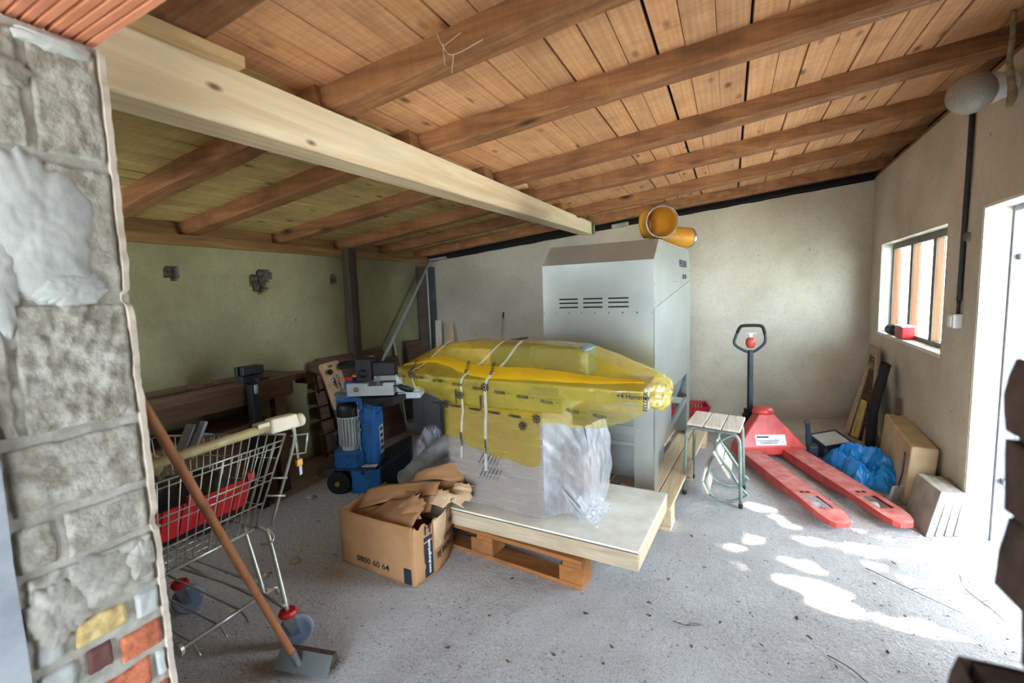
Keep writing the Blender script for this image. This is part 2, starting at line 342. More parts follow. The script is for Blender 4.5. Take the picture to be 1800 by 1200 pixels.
# ------------------------------------------------------------------ mesh helpers
V = Vector
class MB:
    def __init__(s): s.v = []; s.f = []; s.mi = []; s.cur = 0
    def add(s, vs, fs):
        o = len(s.v); s.v += [tuple(x) for x in vs]
        for f in fs: s.f.append(tuple(i + o for i in f)); s.mi.append(s.cur)
        return s
    def hexa(s, p):          # 8 points: bottom 4 (ccw), top 4
        return s.add(p, [(3, 2, 1, 0), (4, 5, 6, 7), (0, 1, 5, 4), (1, 2, 6, 5), (2, 3, 7, 6), (3, 0, 4, 7)])
    def box(s, x0, x1, y0, y1, z0, z1):
        return s.hexa([(x0, y0, z0), (x1, y0, z0), (x1, y1, z0), (x0, y1, z0), (x0, y0, z1), (x1, y0, z1), (x1, y1, z1), (x0, y1, z1)])
    def obox(s, c, u, v, w, a, b, h):   # centre, axes, half sizes
        c, u, v, w = V(c), V(u).normalized() * a, V(v).normalized() * b, V(w).normalized() * h
        return s.hexa([c - u - v - w, c + u - v - w, c + u + v - w, c - u + v - w, c - u - v + w, c + u - v + w, c + u + v + w, c - u + v + w])
    def beam(s, a, b, wid, hei, up=(0, 0, 1)):
        a, b = V(a), V(b); u = (b - a); n = u.normalized(); side = n.cross(V(up))
        if side.length < 1e-4: side = n.cross(V((1, 0, 0)))
        side.normalize(); w = side.cross(n)
        return s.obox((a + b) / 2, u, side, w, u.length / 2, wid / 2, hei / 2)
    def prism(s, poly, d):   # planar polygon extruded along vector d
        n = len(poly); d = V(d); p = [V(q) for q in poly]; q = [a + d for a in p]
        return s.add(p + q, [tuple(range(n - 1, -1, -1)), tuple(range(n, 2 * n))] + [(i, (i + 1) % n, n + (i + 1) % n, n + i) for i in range(n)])
    def tube(s, path, r, seg=8, closed=False, caps=True):
        p = [V(q) for q in path]; n = len(p); rs = r if isinstance(r, (list, tuple)) else [r] * n
        t0 = (p[1] - p[0]).normalized(); nn = t0.orthogonal().normalized(); vs = []; prev = t0
        for i in range(n):
            if closed: t = (p[(i + 1) % n] - p[i - 1]).normalized()
            else: t = (p[min(i + 1, n - 1)] - p[max(i - 1, 0)]).normalized()
            q = prev.rotation_difference(t); nn = q @ nn; nn = (nn - t * nn.dot(t)).normalized(); prev = t
            b = t.cross(nn)
            for k in range(seg):
                a = 2 * math.pi * k / seg
                vs.append(p[i] + (nn * math.cos(a) + b * math.sin(a)) * rs[i])
        fs = []
        for i in range(n if closed else n - 1):
            j = (i + 1) % n
            for k in range(seg): fs.append((i * seg + k, i * seg + (k + 1) % seg, j * seg + (k + 1) % seg, j * seg + k))
        if caps and not closed: fs += [tuple(range(seg - 1, -1, -1)), tuple((n - 1) * seg + k for k in range(seg))]
        return s.add(vs, fs)
    def lathe(s, prof, c=(0, 0, 0), axis=(0, 0, 1), seg=20, caps=True):
        c = V(c); ax = V(axis).normalized(); u = ax.orthogonal().normalized(); w = ax.cross(u); vs = []; fs = []
        for (r, h) in prof:
            for k in range(seg):
                a = 2 * math.pi * k / seg
                vs.append(c + ax * h + (u * math.cos(a) + w * math.sin(a)) * r)
        m = len(prof)
        for i in range(m - 1):
            for k in range(seg): fs.append((i * seg + k, i * seg + (k + 1) % seg, (i + 1) * seg + (k + 1) % seg, (i + 1) * seg + k))
        if caps: fs += [tuple(range(seg - 1, -1, -1)), tuple((m - 1) * seg + k for k in range(seg))]
        return s.add(vs, fs)
    def grid(s, fn, nu, nv, closeu=False):
        vs = [fn(i / nu, j / nv) for j in range(nv + 1) for i in range(nu + 1)]; w = nu + 1
        return s.add(vs, [(j * w + i, j * w + i + 1, (j + 1) * w + i + 1, (j + 1) * w + i) for j in range(nv) for i in range(nu)])
    def build(s, name, m, parent=None, smooth=False, bevel=0.0, solid=0.0, loc=None, kind=None, label=None, sub=0):
        me = D.meshes.new(name)
        vs = s.v
        inv = None
        if parent is not None:
            inv = chain(parent).inverted()
        elif loc is not None: inv = Matrix.Translation(loc).inverted()
        if inv is not None: vs = [inv @ V(q) for q in vs]
        me.from_pydata(vs, [], s.f)
        ms = m if isinstance(m, (list, tuple)) else [m]
        for x in ms: me.materials.append(M[x])
        if len(ms) > 1: me.polygons.foreach_set('material_index', s.mi)
        bm = bmesh.new(); bm.from_mesh(me); bmesh.ops.recalc_face_normals(bm, faces=bm.faces); bm.to_mesh(me); bm.free()
        if smooth: me.polygons.foreach_set('use_smooth', [True] * len(me.polygons))
        o = D.objects.new(name, me); COL.objects.link(o)
        if parent is not None: o.parent = parent
        elif loc is not None: o.location = loc
        if solid:
            md = o.modifiers.new('thickness', 'SOLIDIFY'); md.thickness = solid; md.offset = 0
        if bevel:
            md = o.modifiers.new('bevel', 'BEVEL'); md.width = bevel; md.segments = 2; md.limit_method = 'ANGLE'; md.angle_limit = math.radians(40)
        if sub:
            md = o.modifiers.new('subdivide', 'SUBSURF'); md.levels = sub; md.render_levels = sub
        if kind: o['kind'] = kind
        if label: o['label'] = label
        return o
def chain(o):
    m = o.matrix_basis.copy()
    while o.parent: o = o.parent; m = o.matrix_basis @ m
    return m
def thing(name, label, cat, loc, group=None):
    o = D.objects.new(name, None); o.empty_display_size = .1; COL.objects.link(o)
    o.location = loc; o['label'] = label; o['category'] = cat
    if group: o['group'] = group
    return o
def tag(o, label, cat, group=None):
    o['label'] = label; o['category'] = cat
    if group: o['group'] = group
    return o
def nz(p, s, seed=0.0): return noise.noise(V(p) * s + V((seed, seed * 1.7, -seed)))
def fr(p, s, seed=0.0, oc=4): return noise.fractal(V(p) * s + V((seed, seed * 1.7, -seed)), 1.0, 2.0, oc)
def smooth_path(pts, k=5):
    """Catmull-Rom through points"""
    p = [V(q) for q in pts]; out = []
    for i in range(len(p) - 1):
        a, b, c, d = p[max(i - 1, 0)], p[i], p[i + 1], p[min(i + 2, len(p) - 1)]
        for j in range(k):
            t = j / k
            out.append(.5 * ((2 * b) + (c - a) * t + (2 * a - 5 * b + 4 * c - d) * t * t + (3 * b - a - 3 * c + d) * t ** 3))
    return out + [p[-1]]
def lettering(txt, size, origin, xdir, ydir, m, parent, name='lettering', ext=.0006, align='LEFT', sx=1.0, label=None):
    cu = D.curves.new(name, 'FONT'); cu.body = txt; cu.size = size; cu.extrude = ext; cu.offset = .0006 if size < .031 else .0004; cu.align_x = align
    cu.materials.append(M[m]); cu.resolution_u = 2
    tmp = D.objects.new('text', cu); COL.objects.link(tmp)
    me = D.meshes.new_from_object(tmp.evaluated_get(bpy.context.evaluated_depsgraph_get())); D.objects.remove(tmp)
    o = D.objects.new(name, me); COL.objects.link(o)
    x = V(xdir).normalized(); y = V(ydir).normalized(); z = x.cross(y).normalized(); y = z.cross(x)
    mw = Matrix(((x.x * sx, y.x, z.x, origin[0]), (x.y * sx, y.y, z.y, origin[1]), (x.z * sx, y.z, z.z, origin[2]), (0, 0, 0, 1)))
    o.parent = parent; o.matrix_basis = chain(parent).inverted() @ mw
    if label: o['label'] = label
    return o

# ================================================================== SETTING
XA = -3.353
def xc(y): return 1.0376 + .03985 * y
def WCp(y, dep, z): return V((xc(y) + dep, y, z))       # inner face of right wall, depth outwards
def yb(x): return 5.4578 + .2140 * x
def zj(x): return 1.873 + .129 * (x - XA)               # underside of the joists

def sgrid(x0, x1, y0, y1, step, z=0):
    b = MB(); nx, ny = int((x1 - x0) / step), int((y1 - y0) / step)
    b.grid(lambda u, v: (x0 + u * (x1 - x0), y0 + v * (y1 - y0), z + .004 * fr((x0 + u * (x1 - x0), y0 + v * (y1 - y0), 0), 4.0)
                         + (.006 * nz((x0 + u * (x1 - x0), y0 + v * (y1 - y0), 3), 1.1))), nx, ny)
    return b
fb = sgrid(-3.7, 1.75, .2, 6.1, .035)
floor = fb.build('floor', 'floor', smooth=True, kind='structure')
MB().box(-14, 16, -12, .22, -.12, -.012).box(1.7, 16, .22, 12, -.12, -.012).build('floor', 'yard', kind='structure')

# left wall with the broken-out holes
hole_polys = [[(1.80, 1.645), (1.86, 1.66), (1.895, 1.65), (1.90, 1.585), (1.865, 1.57), (1.815, 1.60)],
              [(2.41, 1.62), (2.47, 1.60), (2.475, 1.655), (2.56, 1.66), (2.59, 1.62), (2.575, 1.56), (2.53, 1.545), (2.545, 1.50), (2.49, 1.47), (2.44, 1.50), (2.405, 1.545)],
              [(3.215, 1.625), (3.275, 1.63), (3.28, 1.56), (3.22, 1.555)]]
def inpoly(p, poly):
    c = False; j = len(poly) - 1
    for i in range(len(poly)):
        a, b = poly[i], poly[j]
        if (a[1] > p[1]) != (b[1] > p[1]) and p[0] < (b[0] - a[0]) * (p[1] - a[1]) / (b[1] - a[1]) + a[0]: c = not c
        j = i
    return c
def wl(u, v):
    y, z = -.2 + u * 5.3, -.03 + v * 1.83
    d = .006 * fr((y, z, 0), 1.6)
    if any(inpoly((y, z), q) for q in hole_polys): d -= .045 + .035 * fr((y, z, 5), 18)
    return (XA + d, y, z)
wb = MB().grid(wl, 265, 92)
for i in range(len(wb.f)):
    c = wb.v[wb.f[i][0]]
    if c[0] < XA - .012: wb.mi[i] = 1
wb.cur = 0; wb.box(XA - .3, XA - .12, -.2, 5.1, -.03, 1.80)
wl_o = wb.build('wall_left', ['plaster_left', 'hole_stone'], kind='structure')
# stones showing in the large hole
for (y, z, s) in ((2.45, 1.59, .03), (2.52, 1.63, .032), (2.48, 1.53, .035), (2.53, 1.575, .026), (1.84, 1.61, .03)):
    b = MB(); b.grid(lambda u, v: V((XA - .05, y, z)) + V((math.sin(v * math.pi) * math.cos(u * 6.283) * .9, math.sin(v * math.pi) * math.sin(u * 6.283), math.cos(v * math.pi))) * s * (1 + .25 * nz((u, v, y), 3)), 8, 5)
    b.build('stone', 'hole_stone', wl_o)

# back wall
x0, x1 = -3.9, 1.62
b = MB()
zt = lambda x: 1.811 + (2.387 - 1.811) * (x + 3.353) / 4.619
nseg = 40
def wbk(u, v):
    x = x0 + u * (x1 - x0)
    z = -.03 + v * (zt(x) + .03 + .006 * nz((x, 0, 0), 6))
    return (x, yb(x) + .006 * fr((x, z, 2), 1.4), z)
b.grid(wbk, 90, 40)
b.prism([(x0, yb(x0) + .02, -.03), (x1, yb(x1) + .02, -.03), (x1, yb(x1) + .02, zt(x1)), (x0, yb(x0) + .02, zt(x0))], (-.06, .28, 0))
wall_back = b.build('wall_back', 'plaster_back', kind='structure')

# right wall with window and door openings
WY0, WY1, WZ0, WZ1 = 3.70, 5.34, .935, 1.735
DY0, DY1, DZ = 2.12, 3.225, 1.765
TH = .15
def wpiece(b, y0, y1, z0, z1, d0=0, d1=TH):
    return b.hexa([WCp(y0, d0, z0), WCp(y0, d1, z0), WCp(y1, d1, z0), WCp(y1, d0, z0), WCp(y0, d0, z1), WCp(y0, d1, z1), WCp(y1, d1, z1), WCp(y1, d0, z1)])
def wface(b, y0, y1, z0, z1, n=14, m=10):
    def fn(u, v):
        y, z = y0 + u * (y1 - y0), z0 + v * (z1 - z0)
        edge = min(u, 1 - u, v, 1 - v) > .001
        return WCp(y, (.007 * fr((y, z, 9), 1.7) if edge else 0) - .002, z)
    b.grid(fn, n, m)
b = MB()
for a in ((WY1, 6.1, -.03, 2.40), (WY0, WY1, -.03, WZ0), (WY0, WY1, WZ1, 2.40), (DY1, WY0, -.03, 2.40), (DY0, DY1, DZ, 2.40), (.3, DY0, -.03, 2.40)):
    wpiece(b, *a); wface(b, *a)
wall_right = b.build('wall_right', 'plaster_right', kind='structure')
# whitewashed reveal of the doorway: two leaves of the jamb and the soffit (slightly proud of the wall body)
b = MB()
wpiece(b, DY1 - .012, DY1 + .002, 0, DZ, .004, .11)
wpiece(b, DY0, DY1 - .012, DZ - .012, DZ + .002, .004, .11)
b.build('jamb_render', 'plaster_jamb', wall_right)
b = MB(); wpiece(b, DY1 - .03, DY1 + .01, 0, DZ - .01, .112, TH + .03); wpiece(b, DY0, DY1 - .03, DZ - .04, DZ + .01, .112, TH + .03)
door = b.build('door_1', 'blueframe', kind='structure')
for z in (1.50, .34):
    b = MB(); y = DY1 - .032
    p = WCp(y, .16, z); b.box(p.x - .03, p.x + .05, p.y - .035, p.y, z - .014, z + .014)
    b.lathe([(.010, -.03), (.010, .03)], (p.x + .05, p.y - .035, z), seg=10)
    b.build('hinge', 'steel', door)
# window reveal, frame, panes
b = MB()
wpiece(b, WY1 - .002, WY1 + .02, WZ0, WZ1, .003, .085); wpiece(b, WY0 - .02, WY0 + .002, WZ0, WZ1, .003, .085)
b.build('window_reveal', 'plaster_jamb', wall_right)
win = MB(); wpiece(win, WY0, WY1, WZ0 - .02, WZ0 + .004, -.004, .085)
win = win.build('window_1', 'plaster_jamb', kind='structure')
fd0, fd1 = .085, .14
def wfr(name, m, *a):
    b = MB(); wpiece(b, *a); return b.build(name, m, win, bevel=.002)
wfr('head', 'frame_grey', WY0, WY1, WZ1 - .05, WZ1, fd0, fd1)
wfr('bottom_rail', 'frame_grey', WY0, WY1, WZ0, WZ0 + .035, fd0, fd1)
for (ya, yb_) in ((WY1 - .035, WY1), (4.74, 4.80), (4.21, 4.27), (WY0, WY0 + .035)):
    nm = 'mullion' if WY0 < ya and yb_ < WY1 else 'stile'
    wfr(nm, 'frame_wood', ya + .001, yb_ - .001, WZ0 + .035, WZ1 - .05, fd0 + .008, fd1)
    wfr('frame_face', 'frame_grey', ya, yb_, WZ0 + .035, WZ1 - .05, fd0, fd0 + .008)
for (ya, yb_) in ((4.802, WY1 - .037), (4.272, 4.738), (WY0 + .037, 4.208)):
    wfr('pane', 'glass', ya, yb_, WZ0 + .036, WZ1 - .051, .128, .132)

# front wall: end of the block wall on the left, broken brick on the right, clay lintels above
FY0, FY1 = .338, .575
b = MB()
b.box(-3.7, -3.3, FY0, FY1, -.03, 1.938).box(-2.72, -1.209, FY0, FY1, -.03, 1.938).box(-3.3, -2.72, FY0, FY1, -.03, 1.05).box(-3.3, -2.72, FY0, FY1, 1.7, 1.938)  # opening toward the left wall is added, unseen, to light the left bay
b.box(-3.7, 1.3, FY0, FY1 - .0, 2.10, 2.42)
b.box(.262, 1.3, FY0 + .01, FY1 - .01, -.03, 1.95)
wall_front = b.build('wall_front', 'mortar', kind='structure')
def rough_block(name, m, y0, y1, z0, z1, proud, seed, par=wall_front, x=-1.214, n=9, amp=.010, rr=.006):
    b = MB()
    def fn(u, v):
        y = y0 + u * (y1 - y0); z = z0 + v * (z1 - z0)
        e = min(min(u, 1 - u) * (y1 - y0), min(v, 1 - v) * (z1 - z0))
        d = proud * min(1, e / rr) ** .7 + amp * (.5 * fr((y, z, seed), 14) + .45 * fr((y, z, seed + 9), 55)) * min(1, e / rr)
        w = .004 * fr((y, z, seed + 4), 22)
        return (x + d - (.02 if e < 1e-4 else 0), y + w * (e > 0) - 0 * w, z + w)
    b.grid(fn, n, n)
    b.build(name, m, par, smooth=True)
def blk(name, m, y0, y1, z0, z1, proud=.012, seed=0, n=10, amp=.007): rough_block(name, m, y0, y1 if y1 < .55 else .5655, z0, z1, min(proud, .013), seed, n=max(6, int(max(y1 - y0, z1 - z0) / .0075)), amp=amp)
blk('block', 'block', .342, .442, 1.70, 1.925, seed=1); blk('block', 'block', .452, .556, 1.70, 1.925, seed=2)
blk('block', 'block', .342, .556, 1.425, 1.69, seed=3, n=14)
blk('block', 'block', .342, .372, 1.155, 1.415, seed=4); blk('block', 'block', .380, .556, 1.155, 1.415, seed=5, n=14, amp=.013)
blk('block', 'block', .342, .556, 1.005, 1.145, seed=6, n=14)
blk('block', 'block', .342, .405, .895, .995, seed=7); blk('block', 'block', .413, .556, .895, .995, seed=8, n=12)
blk('block', 'mortar', .345, .556, .765, .888, seed=9, n=14, amp=.014)
blk('brick', 'brick_yellow', .405, .505, .700, .757, .020, 10); blk('brick', 'mortar_pale', .345, .398, .700, .757, .012, 11); blk('brick', 'mortar_pale', .512, .556, .690, .757, .014, 12)
blk('brick', 'brick_dark', .418, .470, .628, .692, .016, 13); blk('brick', 'brick_orange', .476, .560, .610, .678, .020, 14); blk('brick', 'mortar_pale', .345, .410, .628, .692, .012, 15)
blk('brick', 'brick_orange', .430, .535, .530, .600, .018, 16); blk('brick', 'mortar_pale', .541, .560, .530, .600, .014, 17); blk('brick', 'brick_dark', .345, .424, .545, .618, .012, 18)
for k in range(6):
    z1_ = .52 - k * .08
    for (ya, y2) in (((.345, .45), (.456, .56)) if k % 2 else ((.345, .39), (.396, .50), (.506, .56))):
        blk('brick', 'brick_orange' if (k + int(ya * 100)) % 3 else 'brick_dark', ya, y2, z1_ - .07, z1_, .016, 20 + k)
# smeared mortar lumps
def smear(poly_c, ry, rz, h, seed, m='mortar_pale'):
    def fn(u, v):
        y = poly_c[0] + (u * 2 - 1) * ry * 1.35; z = poly_c[1] + (v * 2 - 1) * rz * 1.35
        y = min(max(y, .341), .562)
        dy, dz = (y - poly_c[0]) / ry, (z - poly_c[1]) / rz; rad = math.hypot(dy, dz); a = math.atan2(dz, dy)
        k = 1 + .30 * nz((math.cos(a), math.sin(a), seed), 1.6) + .12 * nz((math.cos(a), math.sin(a), seed), 5)
        rad /= k
        d = h * (1 - rad ** 3) + (.0035 * fr((y, z * .6, seed), 13) + .0016 * fr((y, z, seed), 70)) * max(0, 1 - rad ** 2) if rad < 1 else -.012 * min(1, (rad - 1) * 8)
        return (-1.1995 + d, y, z)
    MB().grid(fn, 56, 56).build('mortar_smear', m, wall_front, smooth=True)
smear((.435, 1.555), .085, .13, .010, 1); smear((.365, 1.47), .035, .10, .008, 2); smear((.47, 1.44), .06, .035, .009, 3)
smear((.535, .835), .03, .04, .009, 4, 'mortar'); smear((.46, .83), .06, .05, .008, 5, 'mortar'); smear((.39, .80), .05, .06, .008, 6, 'mortar'); smear((.40, 1.84), .05, .03, .008, 7, 'mortar'); smear((.50, 1.915), .06, .018, .009, 8)
# plaster skin of the inner side, broken along its edge
def skin(u, v):
    z = .0 + v * 1.935
    ch = .005 * abs(fr((0, z, 3), 6)) + .003 * abs(fr((0, z, 1), 60))
    if 1.40 < z < 1.44: ch += .016 * (1 - abs(z - 1.42) / .02)
    if .88 < z < .93: ch += .012 * (1 - abs(z - .905) / .025)
    return [(-1.222, .567 - ch), (-1.199 - ch * .5, .567 - .5 * ch), (-1.199 - ch, .579 - .6 * ch), (-1.26, .579)][min(3, int(u * 3 + .5))] + (z,)
MB().grid(skin, 3, 160).build('plaster_skin', 'skin', wall_front)
# painted jamb board outside the wall end
b = MB(); b.grid(lambda u, v: [(-1.30, .20, v * 1.9), (-1.185 + .006 * nz((0, v * 1.9, 0), 4), .20, v * 1.9), (-1.190 + .008 * nz((0, v * 1.9, 0), 5), .336, v * 1.9), (-1.30, .337, v * 1.9)][min(3, int(u * 3 + .5))], 3, 40)
b.build('trim_1', 'blueframe', kind='structure')
# roofed passage round the camera, added out of view to cut the daylight
b = MB(); b.box(-1.55, 1.9, -2.3, FY0 - .002, 2.45, 2.60); b.build('ceiling', 'roofing', kind='structure')
b = MB(); b.box(-1.6, -1.45, -2.3, FY0 - .002, -.01, 2.6); b.build('wall_added_left', 'mortar', kind='structure')
b = MB(); b.box(1.25, 1.4, -2.3, FY0 - .002, -.01, 2.6); b.build('wall_added_right', 'brick_brown', kind='structure')
b = MB(); b.box(-1.45, -1.0, -2.3, -2.15, -.01, 2.45).box(.95, 1.25, -2.3, -2.15, -.01, 2.45).box(-1.0, .95, -2.3, -2.15, 2.0, 2.45); b.build('wall_added_back', 'mortar', kind='structure')
# right side: torn brick courses
rows = [(0.58, .285, .70), (.655, .240, .40), (.730, .245, 0), (.805, .215, .3), (.880, .205, 0), (.955, .207, .2), (1.030, .252, 0), (1.105, .236, .5), (1.180, .231, 0), (1.255, .233, .3), (1.330, .244, 0), (1.405, .246, .2), (1.480, .244, 0), (1.555, .248, .2), (1.630, .247, 0), (1.705, .246, .4), (1.780, .249, 0), (1.855, .247, 0)]
for i, (z, x, s) in enumerate([(z0 * .075, .25, 0) for z0 in range(0, 7)] + rows):
    b = MB()
    def fn(u, v):
        # wrapped slab: x front (u mid), around far face
        t = u * 3
        zz = z + .004 + v * .068
        jag = .008 * fr((u * 2, zz, i), 9) + .004 * math.sin(zz * 31 + i)
        if t <= 1: return (.40 - t * (.40 - x - .006), FY0 - .001 + .006, zz)
        if t <= 2: return (x + jag * 1.0 + .004 * (1 - abs(2 * (t - 1) - 1)), FY0 + .005 + (t - 1) * (FY1 - FY0 - .01), zz)
        return (x + .004 + (t - 2) * (.40 - x), FY1 - .004, zz)
    b.grid(fn, 18, 4)
    b.box(x + .012, .40, FY0 + .012, FY1 - .012, z + .002, z + .073)
    b.build('brick', 'brick_brown', wall_front)
# ribbed clay lintels across the opening
for j, y in enumerate((.338, .4185, .499)):
    w = .078
    prof = []
    nr = 4
    for k in range(nr):
        a = y + w * k / nr
        prof += [(a, 1.955), (a + w / nr * .22, 1.949), (a + w / nr * .85, 1.949), (a + w / nr, 1.955)]
    prof += [(y + w, 2.09), (y, 2.09)]
    b = MB(); b.prism([(-1.24, p, z) for p, z in prof], (2.5, -.16, 0))
    b.build('clay_lintel', 'clay', wall_front)
b = MB(); b.tube(smooth_path([(-1.16, .405, 1.955), (-1.12, .40, 1.935), (-1.06, .40, 1.94), (-1.0, .395, 1.957)]), [.004] + [.010] * 10 + [.006] * 5, 6)
tag(b.build('plastic_scrap', 'film_white', loc=(-1.08, .4, 1.94), smooth=True), 'crumpled scrap of plastic film stuck under the clay lintel', 'scrap')

# ceiling
b = MB()
c0, c1 = -3.75, 2.2  # carried past the right wall, unseen eave added to shade the doorway floor
b.hexa([(c0, .1, zj(c0) + .135), (c1, .1, zj(c1) + .135), (c1, 6.2, zj(c1) + .135), (c0, 6.2, zj(c0) + .135), (c0, .1, zj(c0) + .17), (c1, .1, zj(c1) + .17), (c1, 6.2, zj(c1) + .17), (c0, 6.2, zj(c0) + .17)])
ceiling = b.build('ceiling', 'roofing', kind='structure')
sl = math.atan(.129)
pm = []
for w in (.102, .108, .113, .119):
    me_o = MB().box(-w / 2 + .002, w / 2 - .002, .36, 6.0, -.011, .011)
    pair = []
    for mn in ('plank_greenlit', 'plank'):
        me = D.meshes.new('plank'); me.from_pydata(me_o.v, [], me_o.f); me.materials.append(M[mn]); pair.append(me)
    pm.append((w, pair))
x = -3.50
while x < 2.05:
    w, pair = R.choice(pm)
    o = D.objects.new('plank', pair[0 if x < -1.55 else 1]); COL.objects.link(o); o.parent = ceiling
    xm = x + w / 2 * math.cos(sl)
    o.location = (xm, 0, zj(xm) + .105 + R.uniform(-.003, .003)); o.rotation_euler = (0, -sl + R.uniform(-.012, .012), R.uniform(-.0012, .0012))
    x += w * math.cos(sl) + R.choice((0, .001, .002, .004, .006))
def joist(xa, ya, xb, yb2, seed, wd=.115, ht=.094):
    """far lower edge runs from (xa, ya) to (xb, yb2)"""
    b = MB(); n = 46
    a, c = V((xa, ya, zj(xa))), V((xb, yb2, zj(xb))); d = (c - a); side = V((d.y, -d.x, 0)).normalized(); up = V((-.129, 0, 1)).normalized()
    def fn(u, v):
        p = a + d * v
        wv = .010 * nz((v * d.length, 0, seed), 1.6) + .004 * nz((v * d.length, 0, seed), 6)
        wz = .007 * nz((v * d.length, 5, seed), 1.8)
        k = int(u * 6 + .5)
        wd2 = wd + .012 * nz((v * d.length, 9, seed), 1.2)
        pts = [side * wv + up * ht, side * wv + up * (.012 + wz), side * (.014 + wv) + up * wz, side * (wd2 - .012) + up * (wz + .002), side * wd2 + up * (.014 + wz), side * wd2 + up * ht, side * wv + up * ht]
        return p + pts[k]
    b.grid(fn, 6, n)
    for e in (0, n):
        i = e * 7; b.f.append(tuple(range(i, i + 6))); b.mi.append(0)
    b.build('joist', 'joist', ceiling)
for k, (ya, y2) in enumerate(((.90, .93), (1.50, 1.59), (2.12, 2.335), (2.975, 3.165), (3.61, 3.99), (4.57, 4.80), (5.17, 5.80))):
    joist(-1.50 + .02 * (k % 2), ya, xc(y2) + .12, y2, k)
for k, (ya, y2) in enumerate(((.93, .90), (1.54, 1.48), (2.07, 2.05), (2.79, 2.81), (3.457, 3.56), (4.07, 4.24), (4.68, 4.98))):
    joist(XA - .1, ya, -1.42, y2, 20 + k)
b = MB(); b.box(XA - .11, XA + .012, .3, 4.74, 1.802, 1.872); b.build('wall_plate', 'plate', ceiling)
b = MB(); b.box(XA - .13, XA - .06, .3, 4.9, 1.873, 2.02); b.build('eaves_board', 'plate', ceiling)
b = MB(); b.prism([(-3.6, yb(-3.6) + .10, 1.76), (1.5, yb(1.5) + .10, 2.34), (1.5, yb(1.5) + .10, 2.62), (-3.6, yb(-3.6) + .10, 1.96)], (0, .05, 0)); b.build('gable_board', 'dark', ceiling)
b = MB(); b.beam((-3.36, yb(-3.36) + .03, 1.835), (1.28, yb(1.28) + .03, 2.412), .06, .022); b.build('edge_batten', 'dark', ceiling)
b = MB(); b.hexa([WCp(.5, .0, 2.39), WCp(.5, .12, 2.39), WCp(5.74, .12, 2.39), WCp(5.74, .0, 2.39), WCp(.5, .0, 2.425), WCp(.5, .12, 2.425), WCp(5.74, .12, 2.425), WCp(5.74, .0, 2.425)]); b.build('wall_plate', 'joist', ceiling)
b = MB(); b.hexa([WCp(.4, .13, 2.38), WCp(.4, .2, 2.38), WCp(5.9, .2, 2.38), WCp(5.9, .13, 2.38), WCp(.4, .13, 2.64), WCp(.4, .2, 2.64), WCp(5.9, .2, 2.64), WCp(5.9, .13, 2.64)]); b.build('eaves_board', 'dark', ceiling)
# cobweb strands under the joists
def cobweb(label, strands):
    b = MB()
    for p in strands: b.tube(smooth_path(p, 4), .0011, 4)
    tag(b.build('cobweb', 'web', loc=strands[0][0]), label, 'cobweb')
cobweb('dusty cobweb strands hanging on the near face of the front joist', [[(-.90, 1.385, 2.285), (-.87, 1.385, 2.22), (-.83, 1.383, 2.185), (-.72, 1.383, 2.205)], [(-.87, 1.384, 2.23), (-.865, 1.383, 2.16)], [(-.83, 1.383, 2.186), (-.84, 1.383, 2.13)], [(-.87, 1.384, 2.22), (-.80, 1.383, 2.245)]])
cobweb('thin cobweb thread under the second joist toward the lamp', [[(.38, 2.19, 2.352), (.50, 2.20, 2.358), (.62, 2.21, 2.372)], [(.47, 2.20, 2.357), (.50, 2.19, 2.33)]])
cobweb('cobweb thread stretched under the third joist at the right', [[(.45, 3.0, 2.36), (.60, 3.02, 2.352), (.75, 3.04, 2.39)], [(.60, 3.02, 2.352), (.58, 3.02, 2.32)]])
# ------------------------------------------------------------------ main beam and loose timber
t = thing('timber_beam', 'long pale new softwood beam crossing under the dark joists', 'beam', (-1.44, .36, 1.945))
def bm_fn(u, v):
    y = .36 + v * 4.79; zb, zt_ = 1.925 + .0092 * y + (.02 if y > 3.4 else .02 * y / 3.4), 0
    zb = 1.918 + .0215 * y; zt_ = 2.095 + .0102 * y
    xr, xl = -1.372, -1.512
    return [(xl, y, zt_), (xl, y, zb), (xl + .006, y, zb - .005), (xr - .006, y, zb - .005), (xr, y, zb), (xr, y, zt_), (xl, y, zt_)][int(u * 6 + .5)]
b = MB().grid(bm_fn, 6, 30); b.f.append(tuple(range(0, 6))); b.mi.append(0); b.f.append(tuple(range(30 * 7, 30 * 7 + 6))); b.mi.append(0)
b.build('beam_body', 'beam', t)
b = MB(); b.box(-1.366, -1.352, 5.02, 5.05, 2.02, 2.15); b.build('green_mark', 'leafgreen', t, label='bright green painted line at the far end')
b = MB(); b.beam((-1.348, .45, 2.103), (-1.322, .985, 2.106), .034, .034); o = b.build('wood_strip', 'strip', loc=(-1.35, .45, 2.1), bevel=.002)
tag(o, 'short loose pale batten lying along the top of the beam by the clay lintel', 'batten')
b = MB(); b.beam((-1.42, 3.03, 2.146), (-1.29, 3.05, 2.150), .09, .022); tag(b.build('wood_wedge', 'strip', loc=(-1.34, 3.05, 2.14), bevel=.002), 'small pale wood wedge between the beam and a joist', 'wedge')
b = MB(); b.beam((-1.20, yb(-1.2) + .02, 2.10), (-1.02, yb(-1.02) + .02, 2.125), .07, .05); tag(b.build('stone_chunk', 'slate', loc=(-1.1, 5.2, 2.08), bevel=.012), 'grey stone chunk on top of the back wall beside the yellow elbow duct', 'stone')

